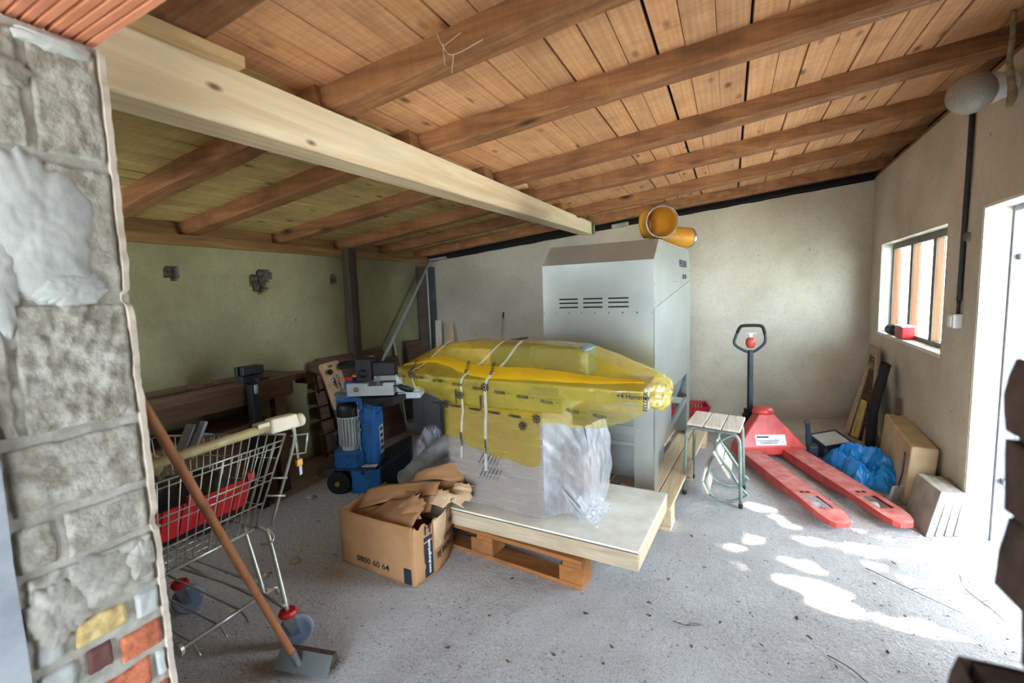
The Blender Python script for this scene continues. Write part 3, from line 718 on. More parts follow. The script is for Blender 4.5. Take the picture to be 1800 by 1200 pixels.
# ================================================================== SHEET METAL MACHINE HOUSING
c0v = V((-.415, 2.892, 0)); dl = V((-1, .075, 0)).normalized(); db = V((.075, 1, 0)).normalized()
def mc(l, e, z): return c0v + dl * l + db * e + V((0, 0, z))      # leftward, backward, height
mh = thing('machine_housing', 'tall galvanised sheet metal machine housing with slits on legs standing on pallet', 'machine', mc(.36, .7, .144))
WD, DP = .735, 1.38
# front sheet with nine slots
xs = [0, .152, .282, .319, .449, .484, .617, WD]; zs = [.62, 1.294, 1.303, 1.322, 1.331, 1.348, 1.357, 1.578]
b = MB()
for i in range(len(xs) - 1):
    for j in range(len(zs) - 1):
        if i % 2 == 1 and j % 2 == 1 and j < 6: continue
        b.add([mc(xs[i], 0, zs[j]), mc(xs[i + 1], 0, zs[j]), mc(xs[i + 1], 0, zs[j + 1]), mc(xs[i], 0, zs[j + 1])], [(0, 1, 2, 3)])
b.build('front_sheet', 'galv', mh, solid=.002)
b = MB(); b.hexa([mc(.08, .03, 1.25), mc(.66, .03, 1.25), mc(.66, .04, 1.25), mc(.08, .04, 1.25), mc(.08, .03, 1.40), mc(.66, .03, 1.40), mc(.66, .04, 1.40), mc(.08, .04, 1.40)]); b.build('slit_shade', 'dark', mh)  # near-black sheet added behind the slits so they read as shaded
b = MB(); b.add([mc(0, 0, 1.578), mc(WD, 0, 1.578), mc(WD, .14, 1.71), mc(0, .14, 1.71)], [(0, 1, 2, 3)]); b.build('front_bevel', 'galv', mh, solid=.002)
b = MB(); b.add([mc(0, .14, 1.71), mc(WD, .14, 1.71), mc(WD, DP - .12, 1.71), mc(0, DP - .12, 1.71)], [(0, 1, 2, 3)]); b.build('top_sheet', 'galv', mh, solid=.002)
b = MB(); b.add([mc(0, DP - .12, 1.71), mc(WD, DP - .12, 1.71), mc(WD, DP, 1.59), mc(0, DP, 1.59)], [(0, 1, 2, 3)]); b.add([mc(0, DP, 1.59), mc(WD, DP, 1.59), mc(WD, DP, .69), mc(0, DP, .69)], [(0, 1, 2, 3)]); b.build('back_sheet', 'galv', mh, solid=.002)
upper = [(0.002, 1.284), (0.002, 1.578), (.14, 1.71), (DP - .12, 1.71), (DP, 1.594), (DP, 1.466)]
lower = [(0.002, .385), (0.002, 1.284), (DP, 1.466), (DP - .03, .69), (.54, .69), (.53, .42)]
for l, nm in ((0, 'side_sheet'), (WD, 'side_sheet')):
    b = MB(); b.add([mc(l, e, z) for e, z in upper], [tuple(range(len(upper)))]); b.build(nm, 'galv', mh, solid=.002)
    b = MB(); b.add([mc(l - (.003 if l == 0 else -.003), e, z) for e, z in lower], [(0, 1, 5), (1, 2, 3, 4, 5)]); b.build('lower_side_sheet', 'galv', mh, solid=.002)
for l, e in ((0, 0), (WD - .125, 0), (0, DP - .13), (WD - .125, DP - .13)):
    b = MB(); e2 = e if e == 0 else e + .13
    z1 = .69
    b.hexa([mc(l, e2, .144), mc(l + .125, e2, .144), mc(l + .125, e2 + (.004 if e == 0 else -.004), .144), mc(l, e2 + (.004 if e == 0 else -.004), .144), mc(l, e2, z1), mc(l + .125, e2, z1), mc(l + .125, e2 + (.004 if e == 0 else -.004), z1), mc(l, e2 + (.004 if e == 0 else -.004), z1)])
    ll = l if l == 0 else l + .125
    d2 = .004 if l == 0 else -.004
    b.hexa([mc(ll, e, .144), mc(ll + d2, e, .144), mc(ll + d2, e + .12, .144), mc(ll, e + .12, .144), mc(ll, e, z1), mc(ll + d2, e, z1), mc(ll + d2, e + .12, z1), mc(ll, e + .12, z1)])
    b.build('leg', 'galv', mh)
for z0, z1, ee in ((.478, .54, .006), (.405, .432, .012)):
    b = MB(); b.hexa([mc(.02, ee, z0), mc(WD - .02, ee, z0), mc(WD - .02, ee + .03, z0), mc(.02, ee + .03, z0), mc(.02, ee, z1), mc(WD - .02, ee, z1), mc(WD - .02, ee + .03, z1), mc(.02, ee + .03, z1)]); b.build('crossbar', 'galv', mh, bevel=.003)
for z0, z1, ee in ((.487, .60, DP - .05),):
    b = MB(); b.hexa([mc(.02, ee, z0), mc(WD - .02, ee, z0), mc(WD - .02, ee + .03, z0), mc(.02, ee + .03, z0), mc(.02, ee, z1), mc(WD - .02, ee, z1), mc(WD - .02, ee + .03, z1), mc(.02, ee + .03, z1)]); b.build('crossbar', 'galv', mh)
b = MB(); b.beam(mc(.012, .06, .36), mc(.012, 1.22, .46), .02, .05); b.beam(mc(.03, .75, .56), mc(.03, 1.25, .44), .02, .05); b.build('diagonal_brace', 'galv', mh)
b = MB(); b.beam(mc(WD - .012, .06, .36), mc(WD - .012, 1.22, .46), .02, .05); b.build('diagonal_brace', 'galv', mh)
b = MB(); b.hexa([mc(.05, .10, .165), mc(WD - .05, .10, .165), mc(WD - .05, .55, .165), mc(.05, .55, .165), mc(.05, .10, .40), mc(WD - .05, .10, .40), mc(WD - .05, .55, .40), mc(.05, .55, .40)]); b.build('dust_bin', 'galv_dark', mh, bevel=.004)
b = MB(); b.hexa([mc(.10, .02, .42), mc(WD - .10, .02, .42), mc(WD - .10, 1.2, .42), mc(.10, 1.2, .42), mc(.01, .01, .70), mc(WD - .01, .01, .70), mc(WD - .01, DP - .02, .70), mc(.01, DP - .02, .70)]); b.build('hopper', 'galv_dark', mh)
b = MB()
def rivet(p, n, r=.006): b.lathe([(r, 0), (r * .8, r * .5), (r * .3, r * .75)], p, n, 6)
for k in range(9): rivet(mc(.01 + k * .09, -.001, 1.262), -db)
for k in range(14):
    t_ = k / 13; rivet(mc(-.001, .03 + t_ * 1.32, 1.275 + t_ * .18), -dl)
    rivet(mc(-.001, .03 + t_ * 1.32, 1.275 + t_ * .18 - .025), -dl)
for k in range(9): rivet(mc(-.001, .015, .55 + k * .11), -dl); rivet(mc(-.001, DP - .03, .75 + k * .1), -dl)
for k in range(11): rivet(mc(-.001, .17 + k * .1, 1.695), -dl)
for k in range(12): rivet(mc(-.001, .60 + k * .055, .75 + k * .045), -dl)
for k in range(6): rivet(mc(-.001, .60 + k * .07, 1.45 + .0 * k), -dl)
b.build('rivets', 'steel', mh, kind='stuff')
lettering('FELDER', .075, mc(-.003, .84, 1.565), db, (0, 0, 1), 'ink', mh, sx=1.35)
lettering('RL 200', .05, mc(-.003, 1.0, 1.475), db, (0, 0, 1), 'ink', mh, sx=1.1)

# ducts on the housing
t = thing('elbow_duct', 'yellow elbow duct with open silver rim facing the camera on the machine top', 'duct', (-.47, 3.12, 1.712))
ax = V((.30, -.93, -.10)).normalized(); rc = V((-.385, 3.04, 1.812))
path = [rc, rc - ax * .07, rc - ax * .11 + V((-.008, .0, 0)), rc - ax * .145 + V((-.022, .0, -.0)), rc - ax * .17 + V((-.045, .0, -.0)), rc - ax * .18 + V((-.075, 0, 0))]
b = MB(); b.tube(path, [.094, .094, .095, .094, .093, .092], 28, caps=False); b.build('duct_body', 'duct', t, smooth=True, solid=.003)
b = MB(); b.lathe([(.092, -.012), (.098, -.012), (.098, .004), (.092, .004), (.092, -.012)], rc, ax, 32, caps=False); b.build('rim', 'steel', t, smooth=False, label='silver rim')
b = MB(); b.tube([path[-1], path[-1] + V((-.004, .001, 0))], .091, 24); b.build('end_cap', 'duct', t)
t = thing('spiral_duct', 'yellow ridged duct lying behind the elbow duct at the machine edge', 'duct', (-.27, 3.85, 1.712))
a, c = V((-.50, 3.58, 1.785)), V((-.295, 3.86, 1.785)); u = (c - a).normalized(); L = (c - a).length
prof = []
for k in range(25):
    s_ = k / 24 * L; prof += [(.066, s_), (.073, s_ + L / 48), (.066, s_ + L / 26)]
b = MB(); b.lathe([p for p in prof if p[1] <= L], a, u, 26, caps=False); b.build('duct_body', 'duct', t, smooth=True, solid=.003)
b = MB(); b.lathe([(.064, L - .012), (.074, L - .012), (.074, L + .006), (.064, L + .006), (.064, L - .012)], a, u, 28, caps=False); b.build('rim', 'steel', t, label='silver rim')
b = MB(); b.lathe([(.062, L * .45), (.0615, L * .46)], a, u, 24); b.build('inner_baffle', 'duct', t)

# pallet under the housing
def plank_box(p0, du, dv, lu, lv, z0, z1):
    p0 = V((p0[0], p0[1], 0)); du, dv = V(du).normalized(), V(dv).normalized()
    q = [p0, p0 + du * lu, p0 + du * lu + dv * lv, p0 + dv * lv]
    return [V((k.x, k.y, z0)) for k in q] + [V((k.x, k.y, z1)) for k in q]
t = thing('light_pallet', 'pale wooden pallet under the tall metal machine housing', 'pallet', mc(.2, .7, 0))
for l0 in (-.135, -.025, .12, .30, .50, .68):
    b = MB(); p = mc(l0, -.20, 0); b.hexa(plank_box(p, dl, db, .102, 1.72, .122, .144)); b.build('deck_board', 'pallet_new', t, bevel=.002)
for e in (-.18, .62, 1.40):
    b = MB(); b.hexa(plank_box(mc(-.135, e, 0), db, dl, .11, .92, .100, .1215)); b.build('stringer_board', 'pallet_new', t)
    for l0 in (-.135, .27, .68):
        b = MB(); b.hexa(plank_box(mc(l0, e, 0), dl, db, .10, .11, .022, .0995)); b.build('block', 'pallet_new', t)
        b = MB(); b.hexa(plank_box(mc(l0, e - .02, 0), dl, db, .10, .15, .0, .0215)); b.build('bottom_board', 'pallet_new', t)

# ================================================================== FRONT PALLET AND PLYWOOD PLATFORM
P0 = V((-.612, 1.975, 0)); pu = V((-1, .122, 0)).normalized(); pv = V((.122, 1, 0)).normalized()
t = thing('brown_pallet', 'weathered orange-brown pallet in front under the white platform', 'pallet', P0 + pu * .5 + pv * .35)
for k in range(5):
    b = MB(); b.hexa(plank_box(P0 + pv * (k * .158), pu, pv, 1.15, .125, .122, .144)); b.build('deck_board', 'pallet_old', t, bevel=.003)
for l in (0, .51, 1.05):
    b = MB(); b.hexa(plank_box(P0 + pu * l, pu, pv, .10, .76, .100, .1215)); b.build('stringer_board', 'pallet_old', t, bevel=.002)
    for k in (0, .32, .63):
        b = MB(); b.hexa(plank_box(P0 + pu * (l + (0 if l == 0 else .0)) + pv * k, pu, pv, .12 if l != .51 else .14, .125, .022, .0995)); b.build('block', 'pallet_old', t, bevel=.003)
for k in (0, .32, .63):
    b = MB(); b.hexa(plank_box(P0 + pv * k, pu, pv, 1.17, .11, .0, .0215)); b.build('bottom_board', 'pallet_old', t, bevel=.002)
Q0 = V((-.354, 1.988, 0)); qu = V((-1, .068, 0)).normalized(); qv = V((.068, 1, 0)).normalized()
t = thing('plywood_platform', 'whitish plywood platform box under the wrapped machine', 'platform', Q0 + qu * .55 + qv * .3 + V((0, 0, .145)))
b = MB(); b.hexa(plank_box(Q0, qu, qv, 1.24, .665, .232, .243)); b.build('top_board', 'ply_top', t, bevel=.001)
b = MB(); b.hexa(plank_box(Q0 + qv * .003, qu, qv, 1.24, .016, .146, .2315)); b.build('front_board', 'ply_side', t, bevel=.001)
b = MB(); b.hexa(plank_box(Q0 + qv * .645, qu, qv, 1.24, .016, .146, .2315)); b.build('back_board', 'ply_side', t)
for l in (.001, 1.222):
    b = MB(); b.hexa(plank_box(Q0 + qu * l + qv * .02, qu, qv, .016, .62, .146, .2315)); b.build('end_board', 'ply_side', t)
b = MB(); b.hexa(plank_box(Q0 + qu * .002 - qv * .0015, qu, qv, 1.236, .003, .2285, .2335)); b.build('torn_edge', 'darkwood', t)

# ================================================================== WRAPPED MACHINE
wm = thing('wrapped_machine', 'woodworking machine shrouded in translucent yellow film and clear stretch wrap', 'machine', (-1.1, 2.33, .2435))
A0 = V((-1.445, 2.157, 0)); au = V((1, -.072, 0)).normalized(); av = V((.072, 1, 0)).normalized()
def wp(l, e, z): return A0 + au * l + av * e + V((0, 0, z))
def lbox(b, l0, l1, e0, e1, z0, z1): return b.hexa([wp(l0, e0, z0), wp(l1, e0, z0), wp(l1, e1, z0), wp(l0, e1, z0), wp(l0, e0, z1), wp(l1, e0, z1), wp(l1, e1, z1), wp(l0, e1, z1)])
lbox(MB(), .004, .592, .006, .40, .244, .80).build('plinth_cabinet', 'plinth', wm, bevel=.004)
lbox(MB(), .594, .775, .12, .36, .244, .565).build('motor_box', 'plinth', wm, bevel=.004)
b = MB()
for k in range(15):
    a = .20 + k * .022 - .06
    for (s0, s1) in ((0, .07), (.085, .155)):
        p, q = wp(a + s0 * .55, .003, .40 + s0), wp(a + s1 * .55, .003, .40 + s1)
        if .19 < a + s0 * .55 and a + s1 * .55 < .365: b.beam(p, q, .004, .010, up=av)
b.build('vent_slots', 'inkblack', wm)
lbox(MB(), -.30, 1.10, -.02, .34, .885, .955).build('table', 'tablecast', wm, bevel=.004)
lbox(MB(), .02, .70, .02, .36, .80, .885).build('table_support', 'tablecast', wm)
lbox(MB(), .20, .78, .16, .36, .955, 1.115).build('fence_box', 'fence', wm, bevel=.03)
lbox(MB(), -.12, .18, .2, .30, .955, 1.09).build('fence_board', 'cream', wm, bevel=.01)
for l0, l1 in ((.15, .30), (.52, .70)):
    lbox(MB(), l0, l1, -.028, -.019, .895, .935).build('control_panel', 'greycab', wm)
# yellow shroud: loft of cross-sections from left tip to right cap
#   l,  front-bottom(e,z)  front-mid(e,z)  table-edge(e,z)  fold(e,z)  top-front(e,z)  top-back(e,z)  back-bottom(e,z)
ST = [(-.345, (.00, .925), (-.005, .95), (-.005, .985), (.02, .995), (.08, 1.003), (.16, 1.003), (.2, .93)),
      (-.26, (-.01, .88), (-.03, .92), (-.03, .98), (.02, 1.01), (.12, 1.05), (.28, 1.05), (.36, .90)),
      (-.12, (-.01, .845), (-.04, .90), (-.035, .965), (.01, 1.00), (.14, 1.115), (.30, 1.115), (.37, .88)),
      (.02, (-.01, .80), (-.045, .87), (-.04, .955), (.00, .985), (.16, 1.135), (.34, 1.135), (.40, .82)),
      (.20, (-.012, .785), (-.04, .86), (-.04, .955), (.00, .98), (.16, 1.13), (.37, 1.13), (.42, .78)),
      (.40, (-.012, .775), (-.035, .85), (-.04, .955), (.00, .982), (.16, 1.128), (.37, 1.128), (.42, .78)),
      (.56, (-.015, .76), (-.035, .84), (-.042, .955), (-.01, .982), (.16, 1.126), (.37, 1.126), (.42, .78)),
      (.72, (.03, .74), (-.03, .83), (-.045, .955), (-.015, .978), (.15, 1.118), (.37, 1.118), (.42, .78)),
      (.86, (.09, .725), (-.02, .82), (-.045, .955), (-.02, .972), (.12, 1.07), (.36, 1.075), (.42, .78)),
      (1.00, (.07, .775), (-.015, .86), (-.04, .955), (-.02, .965), (.08, 1.01), (.34, 1.025), (.40, .80)),
      (1.10, (.03, .845), (-.02, .89), (-.035, .955), (-.02, .96), (.05, .985), (.32, .99), (.38, .85)),
      (1.135, (.0, .875), (-.03, .885), (-.03, .955), (-.02, .96), (.05, .975), (.31, .975), (.36, .88))]
def lerp_st(l):
    for i in range(len(ST) - 1):
        if l <= ST[i + 1][0] or i == len(ST) - 2:
            t_ = (l - ST[i][0]) / (ST[i + 1][0] - ST[i][0]); t_ = max(0, min(1, t_))
            t2 = t_
            return [(p[0] + (q[0] - p[0]) * t2, p[1] + (q[1] - p[1]) * t2) for p, q in zip(ST[i][1:], ST[i + 1][1:])]
def shroud(u, v, off=0.0, seed=0):
    l = ST[0][0] + u * (ST[-1][0] - ST[0][0]); s = lerp_st(l)
    q = v * (len(s) - 1); i = min(int(q), len(s) - 2); t_ = q - i
    e = s[i][0] + (s[i + 1][0] - s[i][0]) * t_; z = s[i][1] + (s[i + 1][1] - s[i][1]) * t_
    low = max(0, 1 - v * 3.2)
    w = .006 * fr((l * 2.2, e * 6 + z * 9, seed), 4) + .010 * low * nz((l * 9, z * 4, 1), 2.0)
    if v < .02: z += .012 * nz((l, 0, 2), 14)
    return wp(l, e + w - off, z + w * .6)
b = MB(); b.grid(lambda u, v: shroud(u, v), 96, 42); b.build('yellow_film', 'film_yellow', wm, smooth=True)
# doubled fold of film along the front
def fold(u, v):
    l = -.32 + u * 1.42
    zc = 1.02 + (.035 if 0 else 0) - .04 * min(1, max(0, (l - .1) / .3)); zc = .985 + .055 * math.exp(-((l + .08) / .22) ** 2) + .012 * math.exp(-((l - .55) / .3) ** 2)
    h = .050 * math.sin(math.pi * min(1, max(0, u * .96 + .03))) + .004
    s = lerp_st(l)
    z = zc - h * .5 + h * v + .003 * nz((l * 7, v, 0), 2)
    # follow the shroud's front slope
    (e0, z0), (e1, z1) = s[2], s[4]
    k = max(0, min(1.2, (z - z0) / max(.001, (z1 - z0))))
    return wp(l, e0 + (e1 - e0) * k - .010 - .008 * math.sin(v * math.pi), z)
b = MB(); b.grid(fold, 60, 6); b.build('film_fold', 'film_fold', wm, smooth=True)
# bunched cap at the right end
def cap(u, v):
    a = u * 2 * math.pi; r_ = 1 + .16 * math.sin(a * 9 + 2 * v) * v + .12 * nz((math.cos(a) * 2, math.sin(a) * 2, v * 3), 2)
    e = .16 + math.cos(a) * .20 * r_ * (1 - .35 * v ** 2); z = .925 + math.sin(a) * .072 * r_ * (1 - .2 * v)
    return wp(1.130 + v * .05 + .008 * nz((a, v, 4), 3), e, z - .02 * v)
b = MB(); b.grid(cap, 60, 8); b.grid(lambda u, v: wp(1.178 + .012 * nz((u * 4, v * 4, 7), 2), .15 + math.cos(u * 6.2832) * .115 * v, .905 + math.sin(u * 6.2832) * .05 * v), 40, 5)
b.build('bunched_end', 'film_bunch', wm, smooth=True)
b = MB(); b.grid(lambda u, v: wp(1.118 + .022 * v, [-.040, -.044, -.042][0] + .42 * max(0, u - .3) / .7 - .004, (.882 + .28 * u if u < .3 else .966 + .02 * math.sin((u - .3) * 4)) + .004 * nz((u * 5, v * 5, 1), 2)), 20, 3)
b.build('end_tape', 'film_strap', wm, smooth=True)
# clear stretch wrap round the plinth and the motor box
def wrapbox(l0, l1, e0, e1, z0, z1, seed, amp=.006, sag=.0):
    b = MB()
    per = [(l0, e1), (l0, e0), (l1, e0), (l1, e1)]
    def fn(u, v):
        q = u * 3; i = min(2, int(q)); t_ = q - i
        p0, p1 = per[i], per[i + 1]
        l = p0[0] + (p1[0] - p0[0]) * t_; e = p0[1] + (p1[1] - p0[1]) * t_
        z = z0 + v * (z1 - z0)
        n_ = amp * (fr((u * 5, z * 14, seed), 2.0) + .5) + sag * math.sin(v * math.pi) * math.sin(t_ * math.pi)
        nd = [(-1, 0), (0, -1), (1, 0)][i]
        return wp(l + nd[0] * n_, e + nd[1] * n_, z)
    return b.grid(fn, 75, 50)
wrapbox(-.002, .598, 0.0, .40, .247, .80, 3, .005).build('clear_wrap', 'film_clear', wm, smooth=True)
def yband(u, v):
    q = u * 2; i = min(1, int(q)); t_ = q - i
    zt_ = .80; zb = .63 - .16 * min(1, u) ** .8 + .02 * nz((u * 4, 0, 1), 2)
    zb = .60 - .05 * u + .03 * nz((u * 5, 0, 1), 2) - .035 * math.sin(u * 9)
    z = zb + (zt_ - zb) * v
    p = (-.008, .30 - .31 * (q)) if q < 1 else (-.008 + (q - 1) * .60, -.009)
    return wp(p[0] - .002, p[1] - .002 + .003 * nz((u * 6, v * 4, 1), 2), z)
MB().grid(yband, 50, 16).build('yellow_skirt', 'film_skirt', wm, smooth=True)
def bridge(u, v):
    # white film stretched from the plinth corner over the motor box to its outer corner
    z = .775 - v * .527
    zz = z - u * (.05 + .02 * math.sin(v * 3)) * (1 - v)
    l = .600 + (.185 + .03 * math.sin(v * 3.1)) * u
    e = .004 + .10 * u + (.065 * math.sin(math.pi * min(1, u * 1.15)) * min(1, v * 2.2)) * (1 - .35 * u)
    e = min(e, .117) if v > .38 else e
    n_ = .005 * fr((l * 4 + z * 3, z * 3, 8), 3.0) + .0022 * math.sin(l * 70 + z * 55 + 3 * u)
    return wp(l + n_, e - n_ - .004, zz + .01 * nz((u * 3, v * 2, 1), 2) * (v < .97))
b = MB(); b.grid(bridge, 44, 60)
b.grid(lambda u, v: wp(.785 + .03 * math.sin(v * 3.1) + .02 * u + .008 * fr((u * 3, v * 3, 2), 2), .104 + .28 * u, .725 - .477 * v - .02 * u * (1 - v)), 24, 50)
b.build('white_wrap', 'film_white', wm, smooth=True)
b = MB()
for k in range(5):
    p0, p1 = wp(.62 + .006 * k, .092, .425 - .004 * k), wp(.775 - .004 * k, .075, .285 - .012 * k)
    b.tube([p0, (p0 + p1) / 2 + V((0, -.012, .012 * math.sin(k * 2))), p1], [.003, .005, .004], 6)
b.grid(lambda u, v: wp(.77 + .10 * u + .01 * nz((u * 5, v * 5, 2), 2), .02 + .25 * v + .01 * nz((u * 5, v * 5, 7), 2), .247 + (1 - u) ** 1.5 * .12 + .02 * abs(fr((u * 4, v * 4, 1), 2))), 24, 24)
b.build('wrap_tail', 'film_white', wm, smooth=True)
# straps with printed tape
def strap(pts, w, name='strap'):
    p = smooth_path([wp(*q) for q in pts], 4); b = MB(); vs = []
    for i, q in enumerate(p):
        vs += [q + au * (-w / 2), q + au * (w / 2)]
    b.add(vs, [(2 * i, 2 * i + 1, 2 * i + 3, 2 * i + 2) for i in range(len(p) - 1)]); return b.build(name, 'film_strap', wm, smooth=True)
strap([(.10, -.012, .50), (.115, -.016, .70), (.13, -.02, .775), (.15, -.052, .87), (.16, -.05, .965), (.22, .06, 1.04), (.30, .16, 1.142), (.31, .36, 1.142)], .014)
strap([(.26, -.012, .45), (.27, -.016, .70), (.28, -.02, .775), (.30, -.052, .87), (.315, -.05, .965), (.36, .06, 1.04), (.41, .16, 1.142), (.42, .36, 1.142)], .018)
strap([(-.17, -.03, .85), (-.18, -.05, .90), (-.195, -.048, .975), (-.15, .02, 1.02), (-.06, .16, 1.142), (-.05, .32, 1.142)], .010)
def tapeprint(txt, l, e, z, size, dx=None, dy=None, m='inkblack', sx=1.0):
    lettering(txt, size, wp(l, e, z), dx or au, dy or V((0, 0, 1)), m, wm, ext=.0003, sx=sx)
for k in range(10):
    l = -.30 + k * .132
    zz = (.945 if k < 2 else .945 - .012 * (k - 1)) - (.0 if k < 8 else .02)
    tapeprint('FELDER', l, -.062, zz, .020, dx=au + V((0, 0, -.03 - .02 * (k > 6) * 4)))
    tapeprint('- -', l + .082, -.062, zz, .018)
for k in range(5): tapeprint('HAMMER', -.08 + k * .125, -.024, .80 - .007 * k, .018, dx=au + V((0, 0, -.06)))
for l, zz in ((.107, .62), (.265, .60)):
    lettering('HAMMER', .020, wp(l + .008, -.018, zz - .05), V((0, 0, 1)), -au, 'inkblack', wm, ext=.0003)
    lettering('HAMMER', .020, wp(l + .018, -.062, zz + .20), V((0, 0, 1)), -au, 'inkblack', wm, ext=.0003)
lettering('FELDER', .022, wp(.175, -.035, .985), V((.10, .45, .85)), V((-.9, .1, .2)), 'inkblack', wm, ext=.0003)
lettering('FELDER', .022, wp(.335, -.035, .985), V((.10, .45, .85)), V((-.9, .1, .2)), 'inkblack', wm, ext=.0003)
lettering('FELDER', .020, wp(-.195, -.045, .985), V((.25, .45, .75)), V((-.9, .1, .2)), 'inkblack', wm, ext=.0003)
lettering('+4 Hammer', .030, wp(1.00, -.062, .925), au, (0, 0, 1), 'inkblack', wm, ext=.0003)
lettering('FELDER', .026, wp(1.135, -.064, .875), V((.04, 0, 1)), -au, 'inkblack', wm, ext=.0003)
for l, zz in ((.305, .925), (.145, .87), (.02, .805), (-.19, .965), (.58, .775), (.50, .73)):
    b = MB(); ctr = wp(l, -.064 if zz > .83 else -.026, zz)
    b.lathe([(.012, 0), (.018, 0)], ctr, -av, 18, caps=False)
    for k in range(9):
        a = k * 2 * math.pi / 9; b.obox(ctr + au * math.cos(a) * .022 + V((0, 0, math.sin(a) * .022)), au, av, (0, 0, 1), .003, .0004, .003)
    b.lathe([(.0, 0), (.008, 0)], ctr, -av, 12, caps=False)
    b.build('gear_emblem', 'inkblack', wm)

# ================================================================== CARDBOARD BOX
cb = thing('cardboard_box', 'open brown cardboard moving box printed with a phone number by the pallet', 'box', (-1.62, 1.9, 0))
K0, K1, K2, K3 = V((-1.363, 1.693, 0)), V((-1.873, 1.736, 0)), V((-1.392, 2.085, 0)), V((-1.88, 2.12, 0))
def wallp(a, c, bulge, n, za, zc, jag, name, m='card', out=(0, 0, 0)):
    b = MB(); o_ = V(out)
    def fn(u, v):
        zt_ = za + (zc - za) * u - jag * max(0, fr((u * 3, 0, n), 3) + .25) * (v > .99)
        p = a + (c - a) * u + o_ * (bulge * math.sin(math.pi * u)) 
        return V((p.x, p.y, 0)) + o_ * (.006 * nz((u * 2, v * 2, n), 2)) + V((0, 0, .001 + v * zt_))
    b.grid(fn, 36, 14); return b.build(name, m, cb, solid=.005, smooth=True)
wallp(K0, K1, .006, 1, .302, .292, 0, 'side_panel', out=(-.08, -1, 0))
wallp(K0, K2, .035, 2, .300, .262, .05, 'side_panel', out=(1, .03, 0))
wallp(K1, K3, .004, 3, .292, .29, .01, 'side_panel', out=(-1, 0, 0))
wallp(K3, K2, .004, 4, .28, .262, .04, 'side_panel', out=(0, 1, 0))
b = MB(); b.prism([K0 + V((-.01, .01, .004)), K1 + V((.01, .01, .004)), K3 + V((.01, -.01, .004)), K2 + V((-.01, -.01, .004))], (0, 0, .004)); b.build('bottom_panel', 'card_in', cb)
fx = (K0 - K1).normalized(); fn_ = V((fx.y, -fx.x, 0))
lettering('0800 60 64', .045, K1 + fx * .125 + fn_ * .011 + V((0, 0, .045)), fx, (0, 0, 1), 'inkblack', cb, sx=1.12)
b = MB(); p = K1 + fx * .452 + fn_ * .009; b.hexa([p + V((0, 0, .012)), p + fx * .045 + V((0, 0, .012)), p + fx * .045 + fn_ * .001 + V((0, 0, .012)), p + fn_ * .001 + V((0, 0, .012)), p + V((0, 0, .088)), p + fx * .045 + V((0, 0, .088)), p + fx * .045 + fn_ * .001 + V((0, 0, .088)), p + fn_ * .001 + V((0, 0, .088))]); b.build('label_bar', 'ink', cb)
gx = (K2 - K0).normalized(); gn = V((1, .03, 0)).normalized()
def gp(u, z, off=.0045):
    p = K0 + (K2 - K0) * u; return V((p.x, p.y, z)) + gn * (.035 * math.sin(math.pi * u) + off)
def gpatch(u0, u1, z0, z1, m, name, off=.0052):
    b = MB(); b.grid(lambda u, v: gp(u0 + (u1 - u0) * u, z0 + (z1 - z0) * v, off), 6, 2); b.build(name, m, cb, solid=.0006)
gpatch(.16, .31, .015, .19, 'ink', 'label_bar'); gpatch(.16, .31, .20, .222, 'ink', 'label_bar')
lettering('www.shurgard.com', .026, gp(.255, .03, .009), (0, 0, 1), -(gx + V((.25, 0, 0))), 'white', cb, sx=.85)
for u in (.19, .27):
    b = MB(); p = gp(u, .235, .007); b.beam(p, p + V((0, 0, .032)), .008, .0016, up=gn); b.prism([p + V((0, 0, .030)) - gx * .012, p + V((0, 0, .030)) + gx * .012, p + V((0, 0, .052))], gn * .0012); b.build('arrow_mark', 'ink', cb)
gd = (gp(.95, 0) - gp(.4, 0)).normalized()
lettering('BIJ SHURGARD', .046, gp(.38, .075, .012), (gp(.75, 0) - gp(.4, 0)).normalized(), (0, 0, 1), 'inkblack', cb, sx=.80)
lettering('ETION OF', .038, gp(.56, .135, .012), gd, (0, 0, 1), 'inkblack', cb, sx=.8)
lettering('WE', .040, gp(.74, .19, .010), gd, (0, 0, 1), 'inkblack', cb, sx=.8)
b = MB(); b.grid(lambda u, v: gp(.34 + .36 * u * (1 - .3 * (1 - v)), .125 + .155 * v + .012 * nz((u * 4, v * 4, 2), 2) * (v > .9), .0058), 8, 6); b.build('tape_patch', 'card_torn', cb, solid=.0005)
# scraps inside the box
def flap(name, label, pts, m='card_in', seed=0, jag=.012, bend=.02, nu=16, nv=8, edges=(1, 1), loc=None, th=.005, rip=1):
    """four corner sheet (p00,p10,p11,p01) with torn outer edge and a bend"""
    p00, p10, p11, p01 = [V(q) for q in pts]; nrm = (p10 - p00).cross(p01 - p00).normalized()
    b = MB()
    def fn(u, v):
        u2, v2 = u, v
        if rip and v > .99: v2 = 1 + jag * 8 * fr((u * 4, seed, 0), 2.2)
        if rip > 1 and u > .99: u2 = 1 + jag * 6 * fr((v * 4, seed, 3), 2.2)
        p = (p00 * (1 - u2) + p10 * u2) * (1 - v2) + (p01 * (1 - u2) + p11 * u2) * v2
        return p + nrm * (bend * math.sin(math.pi * u) + .010 * nz((u * 2, v * 2, seed), 1.5))
    b.grid(fn, nu, nv)
    o = b.build(name, m, smooth=True, solid=th, loc=sum((V(q) for q in pts), V()) / 4)
    tag(o, label, 'cardboard'); return o
flap('cardboard_flap', 'long folded cardboard length lying across the left of the moving box', [(-1.84, 1.83, .255), (-1.40, 1.95, .36), (-1.42, 2.03, .40), (-1.84, 1.93, .335)], 'card', 1, .01, .012)
